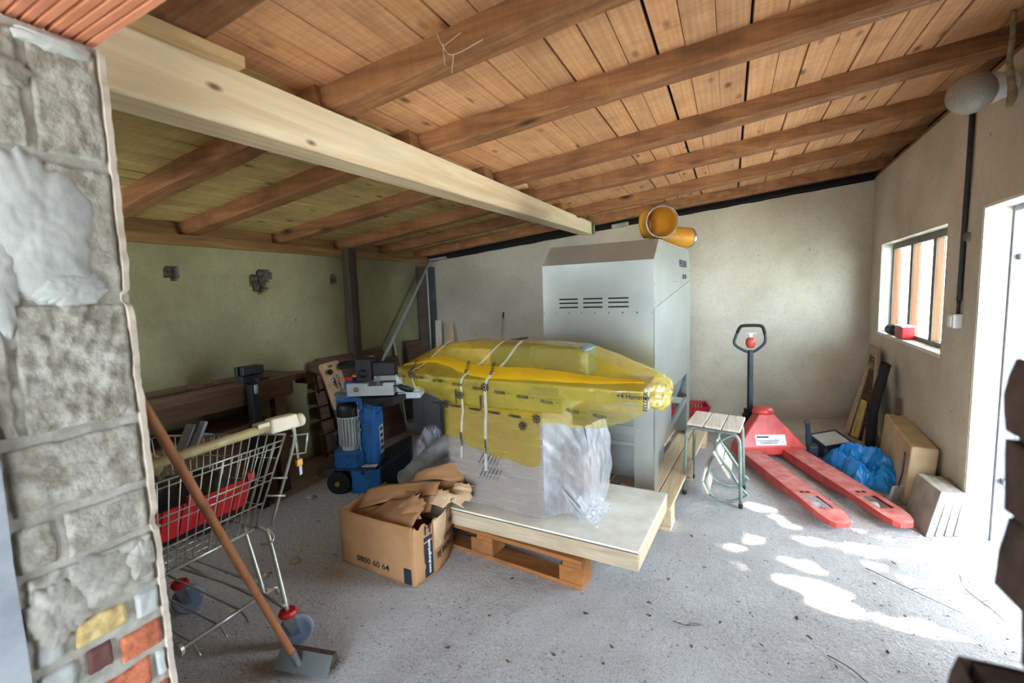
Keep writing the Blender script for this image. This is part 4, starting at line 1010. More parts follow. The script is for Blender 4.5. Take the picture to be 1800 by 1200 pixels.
flap('cardboard_flap', 'darker side of the folded cardboard length inside the moving box', [(-1.83, 1.80, .20), (-1.42, 1.92, .27), (-1.405, 1.945, .355), (-1.84, 1.825, .255)], 'card_in', 2, .01, .008)
flap('cardboard_flap', 'torn cardboard tube end highest at the back right of the box', [(-1.62, 2.02, .36), (-1.335, 2.13, .36), (-1.345, 2.20, .45), (-1.62, 2.09, .40)], 'card', 3, .02, .03, rip=2)
flap('cardboard_flap', 'dark inner wall of the torn cardboard tube end', [(-1.60, 2.04, .30), (-1.34, 2.10, .30), (-1.335, 2.14, .385), (-1.61, 2.03, .36)], 'card_in', 4, .02, .01)
flap('cardboard_flap', 'large cardboard sheet sloping down inside the front of the box', [(-1.80, 1.755, .235), (-1.39, 1.715, .275), (-1.40, 1.86, .345), (-1.62, 1.87, .33)], 'card_in', 5, .02, .015, rip=1)
flap('cardboard_flap', 'upright brown cardboard scrap with a torn peak at the box front corner', [(-1.58, 1.80, .30), (-1.40, 1.79, .29), (-1.385, 1.84, .37), (-1.46, 1.85, .395)], 'card_in', 6, .03, .012, rip=2)
flap('cardboard_flap', 'pale torn cardboard scrap curling over the right side of the box', [(-1.50, 1.95, .30), (-1.34, 1.93, .30), (-1.30, 2.00, .345), (-1.47, 2.02, .375)], 'card_torn', 7, .03, .02, rip=2)
flap('cardboard_flap', 'small frayed cardboard strip hanging over the box edge to the pallet', [(-1.40, 2.00, .31), (-1.29, 2.02, .275), (-1.26, 2.10, .325), (-1.37, 2.10, .36)], 'card_torn', 8, .04, .015, rip=2)
flap('cardboard_flap', 'thin ragged cardboard strip sticking out beside the wrapped machine', [(-1.36, 2.06, .35), (-1.255, 2.07, .345), (-1.25, 2.085, .375), (-1.36, 2.085, .375)], 'card_torn', 9, .05, .01, rip=2)
flap('cardboard_flap', 'narrow cardboard scrap standing in the middle of the box', [(-1.60, 1.92, .27), (-1.47, 1.90, .28), (-1.46, 1.93, .365), (-1.60, 1.94, .35)], 'card_in', 10, .03, .012, rip=2)
flap('cardboard_sheet', 'flattened cardboard sheet leaning on plastic behind the moving box', [(-2.10, 2.50, .03), (-1.58, 2.36, .16), (-1.62, 2.62, .28), (-2.03, 2.75, .14)], 'card', 11, .01, .02)
flap('cardboard_sheet', 'lower flattened cardboard sheet under another one behind the moving box', [(-2.18, 2.42, .015), (-1.66, 2.28, .09), (-1.66, 2.5, .16), (-2.14, 2.62, .04)], 'card_in', 12, .01, .015)

# ================================================================== STOOL AND CHAIR
t = thing('slatted_stool', 'small stool with three pale seat slats on green tube legs by the pallet', 'stool', (-.08, 3.35, 0))
f1, f2, f3, f4 = V((-.266, 3.239, 0)), V((.078, 3.145, 0)), V((-.232, 3.545, 0)), V((.102, 3.457, 0))
def arch(a, c, z, r=.06, inset=.012):
    u = (c - a); u.z = 0; u.normalize(); up = V((0, 0, 1))
    pts = [a + up * .002, a + u * inset * .5 + up * (z * .5), a + u * inset + up * (z - r)]
    for k in range(1, 6):
        th = k / 6 * math.pi / 2; pts.append(a + u * (inset + r - r * math.cos(th)) + up * (z - r + r * math.sin(th)))
    q = [c + up * .002, c - u * inset * .5 + up * (z * .5), c - u * inset + up * (z - r)]
    for k in range(1, 6):
        th = k / 6 * math.pi / 2; q.append(c - u * (inset + r - r * math.cos(th)) + up * (z - r + r * math.sin(th)))
    return pts + q[::-1]
for nm, a, c in (('leg_frame', f1, f2), ('leg_frame', f3, f4)):
    MB().tube(arch(a, c, .478), .0105, 10).build(nm, 'greentube', t, smooth=True)
    for q in (a, c): MB().lathe([(.0125, .001), (.0135, .025), (.012, .03)], q, seg=10).build('foot_cap', 'rubber', t)
su = (f2 - f1).normalized(); sv = (f3 - f1).normalized()
for k in range(3):
    p = f1 + su * (.018 + k * .112) - sv * .012 + V((0, 0, 0))
    b = MB(); b.hexa(plank_box(p, su, sv, .105, .345, .490, .508)); b.build('seat_slat', 'slat', t, bevel=.003)
ch = thing('broken_chair', 'broken slatted chair frame of bent green tube lying inside the stool', 'chair', (-.03, 3.33, 0))
NA = [(.045, 3.19, .465), (-.005, 3.19, .440), (-.050, 3.19, .405), (-.072, 3.19, .368), (-.060, 3.19, .325), (.0, 3.19, .240), (.048, 3.19, .165), (.088, 3.20, .10)]
NB = [(-.107, 3.19, .212), (-.124, 3.19, .17), (-.130, 3.19, .135), (-.115, 3.19, .075), (-.085, 3.19, .035), (-.02, 3.19, .014), (.035, 3.195, .018), (.075, 3.20, .038)]
off = V((.012, .27, .0))
def ch_side(o): 
    A = [V(p) + o for p in NA]; Bp = [V(p) + o for p in NB]
    MB().tube(smooth_path(A), .0095, 9).build('seat_tube', 'greentube', ch, smooth=True)
    MB().tube(smooth_path(Bp), .0095, 9).build('back_tube', 'greentube', ch, smooth=True)
    # joining bend
    MB().tube(smooth_path([A[-1], A[-1] + V((.022, 0, -.02)), (A[-1] + Bp[-1]) / 2 + V((.035, 0, 0)), Bp[-1] + V((.02, 0, .01)), Bp[-1]]), .0095, 9).build('joining_tube', 'greentube', ch, smooth=True)
ch_side(V((0, 0, 0))); ch_side(off)
for a, c in ((4, 5), (5, 6)):
    p, q = V(NA[a]) + V((-.016, 0, -.010)), V(NA[c]) + V((-.016, 0, -.010))
    if a == 4: p, q = V((-.085, 3.19, .345)), V((-.038, 3.19, .262))
    else: p, q = V((-.034, 3.19, .256)), V((.012, 3.19, .178))
    d = (q - p).normalized(); b = MB(); w = off.normalized()
    b.obox((p + q) / 2 + off / 2 + w * .0, d, w, d.cross(w), (q - p).length / 2, .155, .007); b.build('slat', 'slat', ch, bevel=.002)
p, q = V((-.128, 3.19, .225)), V((-.148, 3.19, .130)); w = off.normalized(); d = (q - p).normalized()
b = MB(); b.obox((p + q) / 2 + off / 2, d, w, d.cross(w), (q - p).length / 2, .15, .007); b.build('slat', 'slat', ch, bevel=.002)
p, q = V((-.147, 3.19, .126)), V((-.112, 3.19, .050)); d = (q - p).normalized()
b = MB(); b.obox((p + q) / 2 + off / 2, d, w, d.cross(w), (q - p).length / 2, .15, .007); b.build('slat', 'slat', ch, bevel=.002)

# ================================================================== PALLET JACK
pj = thing('pallet_jack', 'red hand pallet jack with tall black loop handle', 'pallet jack', (.35, 4.0, 0))
F = V((.365, -.931, 0)).normalized(); S_ = V((.931, .365, 0)).normalized()      # toward tips, to the right fork
H0 = V((.318, 4.15, 0))                     # heel centre
def jp(f, s, z): return H0 + F * f + S_ * s + V((0, 0, z))
for s in (-.170, .170):
    fk = []
    prof = [(0, .0, .078), (.80, .0, .078), (.86, .012, .078), (1.05, .03, .072), (1.13, .04, .062), (1.165, .046, .054)]
    # top plate with the roller opening, sides, tapered nose
    b = MB()
    hw = .078
    cuts = [-.03, .86, 1.02, 1.09, 1.14, 1.165]; wid = [hw, hw, hw, hw * .92, hw * .72, hw * .42]
    tz = [.084, .084, .082, .077, .070, .064]
    def tp(i, y): return jp(cuts[i], s + y * wid[i], tz[i])
    for i in range(5):
        if i == 1:
            for (y0, y1) in ((-1, -.52), (.52, 1)): b.add([tp(i, y0), tp(i + 1, y0), tp(i + 1, y1), tp(i, y1)], [(0, 1, 2, 3)])
        else: b.add([tp(i, -1), tp(i + 1, -1), tp(i + 1, 1), tp(i, 1)], [(0, 1, 2, 3)])
    b.build('fork_top', 'reddusty', pj)
    b = MB()
    for sg in (-1, 1):
        for i in range(5):
            h0 = [.030, .030, .034, .040, .048, .052]
            if i == 0:
                q = [(-.03, .028), (.55, .028), (.74, .052), (.86, .055)]
                vs = [jp(-.03, s + sg * hw, .084), jp(.86, s + sg * hw, .084), jp(.86, s + sg * hw, .045), jp(.70, s + sg * hw, .040), jp(.58, s + sg * hw, .022), jp(-.03, s + sg * hw, .022)]
                b.add(vs, [(0, 1, 2, 3, 4, 5)]); continue
            p0 = jp(cuts[i], s + sg * wid[i], tz[i]); p1 = jp(cuts[i + 1], s + sg * wid[i + 1], tz[i + 1])
            z0, z1 = .045 - .006 * (i > 2), .045 - .006 * (i > 1)
            b.add([p0, p1, V((p1.x, p1.y, z1)), V((p0.x, p0.y, z0))], [(0, 1, 2, 3)])
    a = jp(1.165, s - wid[5], tz[5]); c = jp(1.165, s + wid[5], tz[5]); b.add([a, c, V((c.x, c.y, .038)), V((a.x, a.y, .038))], [(0, 1, 2, 3)])
    b.build('fork_side', 'redpaint', pj, solid=.004)
    for f in (.90, .985): 
        b = MB(); b.lathe([(.030, -.026), (.032, -.022), (.032, .022), (.030, .026)], jp(f, s, .0325), S_, 18); b.build('load_roller', 'greypaint' if f < .95 else 'black', pj, smooth=False)
    for yy in (-.3, .15):
        b = MB(); b.obox(jp(.80, s + yy * hw, .0846), F, S_, (0, 0, 1), .012, .012, .0008); b.build('stop_tab', 'inkblack', pj)
# housing: pyramid shaped red cover
b = MB()
base = [jp(.0, -.27, .035), jp(.0, .27, .035), jp(-.13, .27, .035), jp(-.13, -.27, .035)]
mid = [jp(.0, -.265, .105), jp(.0, .265, .105), jp(-.13, .265, .105), jp(-.13, -.265, .105)]
top = [jp(-.10, -.055, .355), jp(-.10, .055, .355), jp(-.20, .055, .355), jp(-.20, -.055, .355)]
b.add(base + mid + top, [(0, 1, 5, 4), (1, 2, 6, 5), (2, 3, 7, 6), (3, 0, 4, 7), (4, 5, 9, 8), (5, 6, 10, 9), (6, 7, 11, 10), (7, 4, 8, 11), (8, 9, 10, 11), (3, 2, 1, 0)])
b.build('housing', 'redpaint', pj, bevel=.012)
b = MB(); b.lathe([(.085, 0), (.08, .025), (.06, .045), (.03, .052)], jp(-.16, 0, .350), (0, 0, 1), 20); b.build('pump_cap', 'redpaint', pj, smooth=True)
n_ = (top[0] - mid[0]).cross(mid[1] - mid[0]).normalized(); n_ = -n_ if n_.dot(F) < 0 else n_
up_ = ((top[0] + top[1]) / 2 - (mid[0] + mid[1]) / 2).normalized()
lc = (mid[0] + mid[1]) / 2 + up_ * .055 + n_ * .002
b = MB(); b.obox(lc, S_, up_, n_, .118, .042, .0008); b.build('label_plate', 'label_white', pj)
b = MB(); b.obox(lc - S_ * .06 + up_ * .024 + n_ * .0013, S_, up_, n_, .048, .006, .0003); b.build('small_print', 'ink', pj)
for k in range(3):
    b = MB(); b.obox(lc - S_ * .02 - up_ * (.004 + k * .012) + n_ * .0013, S_, up_, n_, .09 - .012 * k, .002, .0003); b.build('small_print', 'ink', pj)
# steering: pump, wheels, handle pole
b = MB(); b.lathe([(.045, .10), (.045, .30), (.03, .32), (.03, .36)], jp(-.27, 0, 0), seg=16); b.build('pump_body', 'black', pj)
for s in (-.05, .05):
    b = MB(); b.lathe([(.03, -.022), (.085, -.025), (.09, -.018), (.09, .018), (.085, .025), (.03, .022)], jp(-.27, s, .0905), S_, 22); b.build('steer_wheel', 'rubber', pj)
b = MB(); b.tube([jp(-.27, -.08, .0905), jp(-.27, .08, .0905)], .012, 8); b.build('axle', 'steel', pj)
PB = jp(-.33, -.03, .24); PT = PB + V((-.006, -.02, .612))
b = MB(); b.beam(PB + V((0, 0, -.05)), PB + V((0, 0, .10)), .085, .05, up=F); b.tube([jp(-.34, -.08, .27), jp(-.34, .05, .27)], .03, 12); b.build('handle_joint', 'black', pj)
b = MB(); b.beam(PB, PT, .034, .046, up=F); b.build('handle_pole', 'bluedark', pj, bevel=.004)
ux = V((1, .12, 0)).normalized()
def hp(x, z): return PT + ux * x + V((0, 0, z)) + V((0, -.01, 0))
loop = [(-.02, -.012), (-.06, .004), (-.112, .040), (-.128, .078), (-.105, .150), (-.085, .195), (-.055, .212), (.06, .212), (.092, .195), (.108, .14), (.112, .085), (.095, .048), (.05, .005), (.02, -.012)]
pts = smooth_path([hp(x, z) for x, z in loop], 5)
b = MB(); b.tube(pts, .0115, 10); b.build('handle_loop', 'bluedark', pj, smooth=True)
g0 = smooth_path([hp(x, z) for x, z in loop[4:10]], 5)
b = MB(); b.tube(g0, .0135, 10); b.build('handle_grip', 'rubber', pj, smooth=True)
b = MB(); b.lathe([(.0, -.055), (.026, -.05), (.038, -.025), (.040, 0), (.036, .022), (.02, .036), (.0, .04)], hp(0, .075), (0, 0, 1), 18); b.build('release_housing', 'redpaint', pj, smooth=True, label='round red release housing')
b = MB(); b.beam(hp(0, .10), hp(0, .145), .03, .012, up=F); b.obox(hp(0, .148), ux, (0, 1, 0), (0, 0, 1), .042, .018, .006); b.build('release_lever', 'greypaint', pj, bevel=.003)

# ================================================================== RIGHT WALL ITEMS
# hitch jaw
t = thing('drawbar_jaw', 'rusty dark tow coupling standing upright behind the red forks', 'coupling', (.64, 4.27, 0))
b = MB(); b.box(.58, .65, 4.22, 4.32, .002, .12); b.build('base_block', 'bluedark', t, bevel=.01)
b = MB(); b.tube(smooth_path([(.590, 4.27, .10), (.585, 4.27, .18), (.578, 4.27, .25), (.574, 4.27, .285)]), [.022] * 8 + [.017] * 8, 8); b.lathe([(.012, -.012), (.022, -.010), (.022, .010), (.012, .012)], (.574, 4.27, .298), (0, 1, 0), 12); b.build('upright_bar', 'bluedark', t)
b = MB(); b.tube([(.54, 4.25, .05), (.60, 4.26, .055)], .02, 8); b.build('side_lug', 'black', t)
b = MB(); b.lathe([(.02, -.02), (.03, -.012), (.03, .012), (.02, .02)], (.70, 4.25, .07), (1, 0, 0), 12); b.build('side_lug', 'black', t)
# dark blue box
t = thing('slant_box', 'dark blue steel box with sloping grey lid beside the tow coupling', 'box', (.79, 4.42, 0))
B0 = V((.70, 4.28, 0)); bu = V((.93, .36, 0)).normalized(); bv = V((-.36, .93, 0)).normalized()
def bp(u, v, z): return B0 + bu * u * .82 + bv * v * .85 + V((0, 0, z))
b = MB(); b.hexa([bp(0, 0, .002), bp(.24, 0, .002), bp(.24, .26, .002), bp(0, .26, .002), bp(.0, 0, .105), bp(.25, 0, .14), bp(.25, .26, .17), bp(0, .26, .135)]); b.build('box_body', 'bluedark', t, bevel=.005)
b = MB(); b.hexa([bp(.01, .012, .107), bp(.24, .012, .14), bp(.24, .25, .168), bp(.01, .25, .136), bp(.01, .012, .110), bp(.24, .012, .143), bp(.24, .25, .171), bp(.01, .25, .139)]); b.build('lid_sheet', 'greypaint', t)
for (a, c) in (((0, 0, .108), (.25, 0, .143)), ((.25, 0, .143), (.25, .26, .173)), ((.25, .26, .173), (0, .26, .138)), ((0, .26, .138), (0, 0, .108))):
    b = MB(); b.beam(bp(*a), bp(*c), .014, .012); b.build('lid_rim', 'bluedark', t)
# tarp
b = MB()
TC = V((.90, 4.04, 0))
ang = math.atan2(-.75, .32)
def tarp(u, v):
    a = u * 2 * math.pi; r_ = v
    k = 1 + .22 * nz((math.cos(a), math.sin(a), 2), 1.7) + .08 * nz((math.cos(a), math.sin(a), 5), 6)
    lx, ly = math.cos(a) * .375 * r_ * k, math.sin(a) * .205 * r_ * k
    ca, sa = math.cos(ang), math.sin(ang)
    p = V((lx * ca - ly * sa, lx * sa + ly * ca, 0))
    q = V((p.x, p.y, 0))
    n1 = 1 - abs(fr((p.x, p.y, 1.3), 6.5, 3, 3)) * 2.1; n2 = 1 - abs(fr((p.x, p.y, 7.3), 13, 3, 3)) * 2.0
    h = (1 - r_ ** 2.4) * (.115 + .085 * n1) + .028 * n2 * (1 - r_ ** 6)
    p += V((.035 * nz((p.x, p.y, 4), 9), .035 * nz((p.x, p.y, 8), 9), 0)) * (1 - r_ ** 3)
    return TC + p + V((0, 0, max(.004, h)))
b.grid(tarp, 110, 44)
tag(b.build('blue_tarp', 'blue_tarp', smooth=False, loc=TC), 'crumpled bright blue tarpaulin heaped on the floor by the right fork', 'tarpaulin')
# shutters leaning on the right wall
def shutter(name_l, b0, b1, t0, t1, grp, yellow=False):
    """bottom edge b0-b1 on the floor, top edge t0-t1 on the wall"""
    t = thing('louvred_shutter', name_l, 'shutter', (b0 + b1) / 2, grp)
    n = (b1 - b0).cross(t0 - b0).normalized(); n = n if n.x < 0 else -n
    def sp(u, v, d=0.0): return (b0 * (1 - u) + b1 * u) * (1 - v) + (t0 * (1 - u) + t1 * u) * v + n * d
    def bar(nm, u0, u1, v0, v1, d0=.0, d1=.032, m='shutter'):
        b = MB(); b.hexa([sp(u0, v0, d0), sp(u1, v0, d0), sp(u1, v1, d0), sp(u0, v1, d0), sp(u0, v0, d1), sp(u1, v0, d1), sp(u1, v1, d1), sp(u0, v1, d1)]); b.build(nm, m, t, bevel=.002)
    bar('stile', 0, .22, 0, 1); bar('stile', .78, 1, 0, 1); bar('rail', .22, .78, 0, .07); bar('rail', .22, .78, .90, 1)
    for k in range(26):
        v0 = .075 + k * .0315
        b = MB(); b.hexa([sp(.22, v0, .004), sp(.78, v0, .004), sp(.78, v0 + .006, .002), sp(.22, v0 + .006, .002), sp(.22, v0 + .026, .026), sp(.78, v0 + .026, .026), sp(.78, v0 + .032, .024), sp(.22, v0 + .032, .024)]); b.build('louvre', 'darkwood', t)
    if yellow:
        for (u0, u1, v0, v1) in ((.36, .44, .08, .52), (.58, .66, .08, .52), (.44, .58, .48, .52), (.44, .58, .08, .12)):
            bar('yellow_inner_frame', u0, u1, v0, v1, .033, .045, 'shutter_yellow')
        bar('yellow_inner_frame', .44, .58, .12, .48, .034, .038, 'shutter_yellow')
    return t
shutter('weathered louvred shutter in front with a yellow inset frame under the window', V((.93, 4.86, .002)), V((1.06, 4.60, .002)), V((1.205, 5.32, .655)), V((1.228, 4.97, .655)), 'shutters leaning under the window', True)
shutter('taller louvred shutter standing behind the yellow-inset one under the window', V((1.02, 5.02, .002)), V((1.14, 4.72, .002)), V((1.235, 5.42, .80)), V((1.205, 5.02, .80)), 'shutters leaning under the window')
# black felt roll
b = MB(); a_, c_ = V((1.055, 4.52, .025)), V((1.165, 4.66, .74))
def mat_fn(u, v):
    s_ = (u - .5) * .20; p = a_ + (c_ - a_) * v
    side = V((-.05, -1, .05)).normalized()
    return p + side * s_ + V((-.035 * math.cos(s_ * 14) - .02 * math.sin(v * 3.1), 0, 0)) + V((.008 * nz((u * 3, v * 5, 1), 2), .02 * math.sin(v * 5), .02 * nz((u * 6, v, 3), 2) * (v > .95)))
b.grid(mat_fn, 14, 30); tag(b.build('felt_mat', 'felt', solid=.02, smooth=True, loc=a_), 'curled black felt mat leaning on the wall between shutters and beige slab', 'mat')
b = MB(); b.beam((1.13, 4.28, .02), (1.185, 4.42, .50), .03, .022); tag(b.build('timber_batten', 'darkwood', loc=(1.13, 4.28, 0)), 'brown wooden batten leaning on the wall behind the black mat', 'batten')
# foam slab
fs0, fs1 = V((1.00, 3.56, .003)), V((1.075, 4.42, .003)); fo = V((.13, -.02, 0))
b = MB(); fh = .375
def fbx(u, v, w): return fs0 * (1 - u) + fs1 * u + fo * w + V((.03 * v, 0, v * fh))
b.hexa([fbx(0, 0, 0), fbx(0, 0, 1), fbx(1, 0, 1), fbx(1, 0, 0), fbx(0, 1, 0), fbx(0, 1, 1), fbx(1, 1, 1), fbx(1, 1, 0)])
bm_ = bmesh.new()
o = b.build('foam_slab', 'foam', loc=fs0, bevel=.012); tag(o, 'thick beige foam slab standing on edge against the right wall', 'slab')
# scraper
t = thing('floor_scraper', 'small grey scraper with thin dark handle leaning on the beige slab', 'scraper', (.96, 3.575, 0))
b = MB(); b.prism([(.915, 3.545, .004), (.975, 3.60, .004), (.998, 3.60, .115), (.942, 3.55, .115)], (.012, -.012, 0)); b.build('blade', 'greypaint', t, bevel=.002)
b = MB(); b.tube([(.975, 3.565, .10), (.995, 3.57, .20), (1.005, 3.575, .335)], .0055, 8); b.build('handle', 'black', t)
# pavers
for k in range(4):
    y_ = 0.052 * k
    p0, p1 = V((.962 + .05 * k, 3.395 + .012 * k, .002)), V((.985 + .047 * k, 3.125 + .022 * k, .002)); th = V((.036, .008, 0)); ln = V((.055 - .008 * k, 0.004, 0)); hgt = .262 - .006 * k
    b = MB(); b.hexa([p0, p1, p1 + th, p0 + th, p0 + ln + V((0, 0, hgt)), p1 + ln + V((0, 0, hgt)), p1 + ln + th + V((0, 0, hgt)), p0 + ln + th + V((0, 0, hgt))])
    tag(b.build('paver_slab', 'slate', loc=p0, bevel=.004), ['grey paver slab at the front of the stack leaning by the doorway', 'second pale paver slab from the front of the stack by the doorway', 'third paver slab in the leaning stack by the doorway', 'rearmost paver slab of the stack next to the door jamb'][k], 'paver', 'paver slabs by the doorway')
# shelf items on the window sill
t = thing('black_container', 'small black canister lying on the window sill left of the red tin', 'canister', (1.29, 4.98, .942))
b = MB(); b.lathe([(.0, 0), (.040, .002), (.045, .02), (.045, .12), (.03, .14), (.0, .14)], (1.27, 5.06, .985), (.1, -1, 0), 18); b.build('body', 'black', t); b = MB(); b.lathe([(.02, .0), (.02, .025)], (1.284, 4.92, .985), (.1, -1, 0), 12); b.build('cap', 'greypaint', t)
t = thing('red_tin', 'small red box standing on the window sill', 'tin', (1.265, 4.66, .942))
b = MB(); b.box(1.225, 1.31, 4.58, 4.76, .943, 1.035); b.build('body', 'redplastic', t, bevel=.006); b = MB(); b.box(1.222, 1.313, 4.577, 4.763, 1.036, 1.046); b.build('lid', 'white', t)
# red basket behind the pallet
t = thing('shopping_basket', 'red plastic shopping basket on the floor behind the metal housing', 'basket', (-.37, 4.98, 0))
bx = V((.9, .19, 0)).normalized(); by = V((-.19, .9, 0)).normalized(); bc = V((-.40, 5.00, 0))
def bk(u, v, z, k): return bc + bx * u * k + by * v * k + V((0, 0, z))
z0, z1 = .05, .215
rim = [(-.21, -.14), (.21, -.14), (.21, .14), (-.21, .14)]
for i in range(4):
    (u0, v0), (u1, v1) = rim[i], rim[(i + 1) % 4]
    n = 13
    for k in range(n):
        pa, pb_ = k / n, (k + .62) / n
        b = MB(); q = [bk(u0 + (u1 - u0) * pa, v0 + (v1 - v0) * pa, .004 + .05, .84), bk(u0 + (u1 - u0) * pb_, v0 + (v1 - v0) * pb_, .054, .84), bk(u0 + (u1 - u0) * pb_, v0 + (v1 - v0) * pb_, z1 - .03, .97), bk(u0 + (u1 - u0) * pa, v0 + (v1 - v0) * pa, z1 - .03, .97)]
        b.add(q, [(0, 1, 2, 3)]); b.build('rib', 'redplastic', t, solid=.004)
    b = MB(); b.add([bk(u0, v0, .004, .8), bk(u1, v1, .004, .8), bk(u1, v1, .075, .855), bk(u0, v0, .075, .855)], [(0, 1, 2, 3)]); b.build('lower_wall', 'redplastic', t, solid=.004)
    b = MB(); b.add([bk(u0, v0, z1 - .035, .965), bk(u1, v1, z1 - .035, .965), bk(u1, v1, z1, 1.0), bk(u0, v0, z1, 1.0)], [(0, 1, 2, 3)]); b.build('rim', 'redplastic', t, solid=.008)
b = MB(); b.add([bk(-.21, -.14, .004, .8), bk(.21, -.14, .004, .8), bk(.21, .14, .004, .8), bk(-.21, .14, .004, .8)], [(0, 1, 2, 3)]); b.build('bottom', 'redplastic', t, solid=.004)
# lamp, conduit, switch, rope
t = thing('wall_lamp', 'bulkhead wall lamp with frosted textured glass bulb on white socket, top right', 'lamp', (1.14, 2.98, 2.25))
LA = V((-.80, -.52, -.22)).normalized(); LB = V((1.092, 2.934, 2.258))
b = MB(); b.lathe([(.052, -.035), (.056, -.03), (.058, .03), (.066, .05), (.066, .10), (.05, .105)], LB, LA, 24); b.build('socket', 'porcelain', t, smooth=False)
b = MB(); b.lathe([(.05, .104), (.072, .108), (.084, .128), (.088, .155), (.082, .190), (.062, .220), (.032, .236), (.0, .239)], LB, LA, 26, caps=False); b.build('glass_bulb', 'lampglass', t, smooth=True)
b = MB(); b.tube([WCp(2.99, -.005, 2.27), LB - LA * .05], .02, 8); b.build('bracket', 'black', t)
t = thing('conduit_pipe', 'black electrical conduit running down the right wall to a white switch', 'pipe', WCp(3.40, -.02, 1.21))
b = MB(); b.tube(smooth_path([WCp(3.39, -.016, 2.38), WCp(3.392, -.016, 2.0), WCp(3.40, -.016, 1.7), WCp(3.405, -.016, 1.28)]), .013, 8); b.tube([WCp(3.40, -.016, 1.29), WCp(3.40, -.018, 1.205)], .006, 6); b.tube([WCp(3.425, -.016, 1.30), WCp(3.42, -.018, 1.205)], .004, 6); b.build('pipe_body', 'black', t, smooth=True)
b = MB(); b.lathe([(.018, 0), (.026, .004), (.022, .02), (.008, .026)], WCp(3.365, -.002, 1.625), (-1, 0, 0), 10); b.build('pipe_clip', 'frame_grey', t)
t = thing('light_switch', 'white surface light switch on the right wall beside the doorway', 'switch', WCp(3.43, -.03, 1.17))
b = MB(); b.hexa([WCp(3.375, -.045, 1.125), WCp(3.375, -.003, 1.125), WCp(3.47, -.003, 1.125), WCp(3.47, -.045, 1.125), WCp(3.375, -.045, 1.205), WCp(3.375, -.003, 1.205), WCp(3.47, -.003, 1.205), WCp(3.47, -.045, 1.205)]); b.build('box', 'porcelain', t, bevel=.006)
b = MB(); b.obox(WCp(3.42, -.048, 1.165), (0, 1, 0), (0, 0, 1), (1, 0, 0), .022, .028, .004); b.build('rocker', 'white', t, bevel=.002)
b = MB(); b.tube(smooth_path([(1.05, 2.757, 2.50), (1.052, 2.757, 2.40), (1.047, 2.754, 2.30), (1.056, 2.752, 2.22), (1.062, 2.75, 2.16), (1.052, 2.748, 2.115)]), [.010] * 6 + [.011] * 6 + [.014] * 6 + [.017] * 5 + [.012] * 3, 8); tag(b.build('hanging_rope', 'rope', loc=(1.02, 2.75, 2.5), smooth=True), 'frayed dusty rope end hanging from the ceiling right of the lamp', 'rope')

# ================================================================== BLUE WORKSHOP MACHINE
sp0 = V((-2.446, 2.412, 0)); sh = V((.9056, .4241, 0)); sd = V((-.4241, .9056, 0))
def sq(h, d, z): return sp0 + sh * h + sd * d + V((0, 0, z))
def sbox(b, h0, h1, d0, d1, z0, z1): return b.hexa([sq(h0, d0, z0), sq(h1, d0, z0), sq(h1, d1, z0), sq(h0, d1, z0), sq(h0, d0, z1), sq(h1, d0, z1), sq(h1, d1, z1), sq(h0, d1, z1)])
bl = thing('workshop_machine', 'blue wheeled workshop machine with upright motor and grey arms, left of yellow wrap', 'machine', sq(.05, .15, 0))
sbox(MB(), -.01, .20, 0, .28, .002, .175).build('base_box', 'bluepaint', bl, bevel=.006)
b = MB(); b.hexa([sq(.20, .02, .002), sq(.36, .25, .002), sq(.30, .62, .002), sq(.10, .45, .002), sq(.20, .02, .175), sq(.37, .25, .24), sq(.30, .62, .24), sq(.10, .45, .175)]); b.build('rear_foot', 'bluedark', bl, bevel=.006)
b = MB(); b.lathe([(.014, 0), (.014, .004)], sq(.075, -.001, .155), -sd, 12); b.build('bolt_hole', 'inkblack', bl)
sbox(MB(), -.20, .17, -.01, .30, .177, .190).build('base_plate', 'bluedark', bl, bevel=.003)
sbox(MB(), .06, .17, .02, .07, .1905, .193).build('rating_plate', 'label_white', bl)
for d in (.02, .36):
    w = MB(); w.lathe([(.03, -.028), (.078, -.03), (.084, -.022), (.084, .022), (.078, .03), (.03, .028)], sq(-.105, d, .0845), sd, 26)
    w = w.build('wheel', 'rubber', bl)
    MB().lathe([(.058, -.0305), (.055, -.034), (.02, -.034)], sq(-.105, d, .0845), sd, 20).build('wheel_disc', 'black', w)
    MB().lathe([(.018, -.046), (.018, -.03)], sq(-.105, d, .0845), sd, 14).build('hub_cap', 'brass', w)
# gear case (chamfered), motor
b = MB(); oc = [(-.14, .05), (-.105, .0), (.03, .0), (.07, .05), (.07, .17), (.03, .22), (-.105, .22), (-.14, .17)]
b.prism([sq(h, d, .191) for h, d in oc], (0, 0, .115)); b.build('gear_case', 'bluepaint', bl, bevel=.004)
b = MB()
for h, z in ((-.03, .28), (-.03, .215), (.045, .25)):
    b.lathe([(.006, 0), (.006, .004)], sq(h, -.001 if h < 0 else .02, z), -sd, 8)
b.build('screws', 'inkblack', bl)
b = MB(); b.lathe([(.062, .306), (.062, .33), (.072, .335), (.072, .555)], sq(-.035, .11, 0), seg=28); b.build('motor_body', 'greypaint', bl, smooth=False)
for k in range(24):
    a = k / 24 * 2 * math.pi; u = sh * math.cos(a) + sd * math.sin(a)
    if u.dot(sd) < .35:
        b = MB(); b.obox(sq(-.035, .11, .445) + u * .077, u, (0, 0, 1), u.cross(V((0, 0, 1))), .006, .10, .0028); b.build('motor_fin', 'greypaint', bl)
b = MB(); b.lathe([(.083, .556), (.085, .565), (.085, .615), (.080, .638), (.065, .650), (.0, .656)], sq(-.035, .11, 0), seg=30); b.build('motor_cap', 'black', bl, smooth=True)
sbox(MB(), -.165, -.115, .06, .16, .37, .43).build('terminal_box', 'black', bl, bevel=.004)
